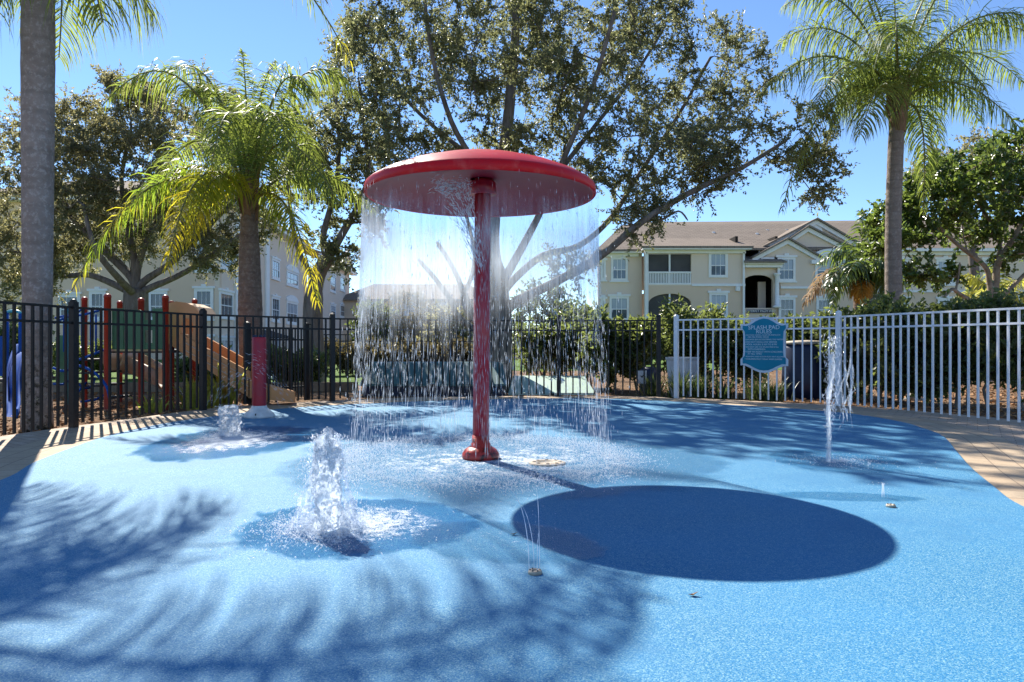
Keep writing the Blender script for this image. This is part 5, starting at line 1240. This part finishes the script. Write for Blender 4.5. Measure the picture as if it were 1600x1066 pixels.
# gabled wing and the long part to the right
F.wall('wall', 'stucco_grey', root, U(1221), U(1352), Z(449), Z(398), (), -.2)
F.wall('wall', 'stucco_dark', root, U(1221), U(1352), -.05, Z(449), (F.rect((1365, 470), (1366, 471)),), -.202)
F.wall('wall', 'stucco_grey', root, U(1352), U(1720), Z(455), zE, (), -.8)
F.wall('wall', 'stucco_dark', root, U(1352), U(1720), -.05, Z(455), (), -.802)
F.gable(root, (1282, 344), (1206, 386), (1350, 381), -.9, 'stucco_grey')
F.gable(root, (1265, 357), (1206, 398), (1341, 395), -.45, 'stucco_grey')
F.gable(root, (1231, 377), (1186, 401), (1273, 401), -.18, 'stucco_grey')
mb = MB(); c = F.w(*F.uz(1281, 358), -.88); mb.prism([c + Vector((.55*math.cos(a), 0, .75*math.sin(a))) for a in np.linspace(0, 2*math.pi, 20, endpoint=False)], F.n*.08); mb.build('gable_vent', 'trim_white', root)
F.window(root, F.rect((1216, 402), (1244, 439)), -.2); F.window(root, F.rect((1218, 465), (1244, 500)), -.202, blind=False)
F.window(root, F.rect((1275, 403), (1328, 440)), -.2, arch=.55); F.window(root, F.rect((1277, 466), (1300, 500)), -.202, blind=False)
mb = MB(); F.box(mb, U(1221), U(1352), Z(451), Z(447.5), -.19, -.08); mb.build('trim_band', 'trim_white', root)
mb = MB(); F.box(mb, U(1352), U(1720), Z(456), Z(452.5), -.79, -.68); mb.build('trim_band', 'trim_white', root)
eave(1352, 1720, 389, -.8)
for a, b, bl in (((1407, 404), (1429, 440), 1), ((1472, 404), (1501, 443), 1), ((1546, 404), (1575, 443), 1), ((1474, 466), (1502, 500), 0), ((1407, 466), (1429, 500), 1), ((1590, 466), (1618, 500), 0)): F.window(root, F.rect(a, b), -.8, blind=bl)
mb = MB(); F.box(mb, U(1362), U(1384), Z(520), Z(460), -.80, -.78); mb.build('porch_screen', 'screen_mesh', root)

# ---------------- long apartment block on the left, receding
C0 = Vector((-20.6, 50.5, 0)); C1 = Vector((-23.0, 92, 0))
ud = (C1-C0).normalized(); nd = Vector((ud.y, -ud.x, 0))
G = Facade(C0, ud, nd); Lg = (C1-C0).length
root = thing('apartment_building', 'long three storey beige apartment block receding behind the playground', 'building', (-27, 62, -.05))
top = 11.2
u1 = G.uz(474, 480)[0]
G.wall('wall', 'stucco', root, 0, u1, -.05, top, (), 0)
def gw(a, b, **kw):
    r = G.rect(a, b); return G.window(root, r, .0, fw=.2, **kw)
for a, b, bl, ar in (((342, 454), (363, 498), 0, 0), ((344, 382), (364, 424), 0, 0), ((342, 528), (364, 566), 1, 0), ((424, 403), (436, 438), 1, 0), ((424, 463), (436, 503), 0, 0), ((447, 421), (465, 450), 1, .5), ((447, 470), (464, 507), 1, .5), ((424, 526), (436, 560), 1, 0)): gw(a, b, blind=bl, arch=ar)
for px in (369, 416):
    u = G.uz(px, 480)[0]; mb = MB(); G.box(mb, u-.5, u+.5, -.05, top-.3, .003, .16); mb.build('pilaster', 'trim_white', root)
mb = MB(); G.box(mb, -.3, u1, top-.1, top+.35, .003, .8); mb.build('eave_trim', 'trim_white', root)
za = G.uz(400, 525)[1]
MB().prism([G.w(G.uz(366, 526)[0], za-.1, 1.8), G.w(G.uz(428, 526)[0], za-.1, 1.8), G.w(G.uz(420, 526)[0], za+.55, .02), G.w(G.uz(372, 526)[0], za+.55, .02)], (0, 0, -.12)).build('entry_canopy', 'shingle_dark', root)
# second wing, set forward, with gable end
H_ = Facade(G.w(u1+16, 0, 0), ud, nd)
uA, uB = H_.uz(500, 470)[0], H_.uz(546, 470)[0]
zt = H_.uz(525, 417)[1]
H_.wall('wall', 'stucco', root, uA, uB, -.05, zt, (), 0)
H_.wall('wall', 'stucco_dark', root, uA-14, uA, -.05, zt-.2, (), -1.5)
for a, b, bl in (((515.5, 428), (524, 458), 1), ((516, 475), (524, 496), 1), ((531, 475), (538, 497), 0), ((531, 430), (538, 456), 0)): H_.window(root, H_.rect(a, b), 0, fw=.22, blind=bl)
mb = MB(); H_.box(mb, uA-1, uB+1.5, zt-.05, zt+.4, .003, .9); mb.build('eave_trim', 'trim_white', root)
ap = H_.w((uA+uB)/2+3, zt+2.4, .9)
MB().prism([H_.w(uA-1.2, zt+.4, .95), H_.w(uB+2, zt+.4, .95), H_.w(uB-2, zt+2.9, -6), H_.w(uA+3, zt+2.9, -6)], (0, 0, -.2)).build('roof', 'shingle', root)
MB().prism([H_.w(uB-9, zt+.4, .4), H_.w(uB-1, zt+.4, .4), H_.w(uB-5, zt+2.6, .4)], -nd*.6).build('gable_wall', 'stucco', root)
MB().prism([H_.w(uB-9.6, zt+.1, .42), H_.w(uB-9.6, zt+.6, .42), H_.w(uB-5, zt+3.0, .42), H_.w(uB-5, zt+2.5, .42)], nd*.35).build('rake_trim', 'trim_white', root)
MB().prism([H_.w(uB-.4, zt+.1, .42), H_.w(uB-.4, zt+.6, .42), H_.w(uB-5, zt+3.0, .42), H_.w(uB-5, zt+2.5, .42)], nd*.35).build('rake_trim', 'trim_white', root)
# near end facing the pad
K = Facade((-20.6, 50.5, 0), (-1, .02, 0), (-.02, -1, 0))
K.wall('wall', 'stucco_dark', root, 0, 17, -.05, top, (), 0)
for a, b, bl in (((304, 451), (334, 499), 0), ((304, 378), (334, 424), 0), ((300, 526), (334, 566), 1), ((92, 460), (126, 505), 0), ((232, 455), (262, 500), 0), ((140, 455), (166, 500), 0)): K.window(root, K.rect(a, b), 0, fw=.22, blind=bl)
mb = MB(); K.box(mb, -.5, 17.3, top-.1, top+.35, .003, .8); mb.build('eave_trim', 'trim_white', root)
MB().prism([(-19.6, 49.6, top+.36), (-38.3, 49.9, top+.36), (-34, 58, top+3.2), (-26, 60, top+3.2)], (0, 0, -.18)).build('roof', 'shingle', root)
MB().prism([(-19.6, 49.6, top+.36), (-26, 60, top+3.2), (-28, 80, top+3.2), G.w(u1+1, top+.36, .9)], (0, 0, -.18)).build('roof', 'shingle', root)

# ---------------- far block in the middle
Fm = Facade((0, 100, 0), (1, 0, 0), (0, -1, 0))
root = thing('apartment_building', 'distant low brown roofed block seen through the falling water', 'building', (-14, 106, -.05))
a, b = Fm.uz(535, 480)[0], Fm.uz(752, 480)[0]; ze = Fm.uz(600, 468)[1]; zt = CH + (HY-444)/FX*107
Fm.wall('wall', 'stucco_dark', root, a, b, -.05, ze, (), 0)
MB().prism([(a-1, 99.2, ze), (b+1, 99.2, ze), (b-2, 107, zt), (a+3, 107, zt)], (0, 0, -.2)).build('roof', 'shingle', root)
MB().prism([(b+1, 99.2, ze), (b+1, 115, ze), (b-2, 107, zt)], (0, 0, -.2)).build('roof', 'shingle', root)
for px in (575, 640, 690): Fm.window(root, Fm.rect((px-8, 474), (px+8, 492)), 0, blind=False, fw=.25)
for px in (575, 690): mb = MB(); Fm.box(mb, Fm.uz(px-10, 470)[0], Fm.uz(px+10, 470)[0], Fm.uz(0, 515)[1], Fm.uz(0, 499)[1], .0, .06); mb.build('garage_door', 'trim_white', root)
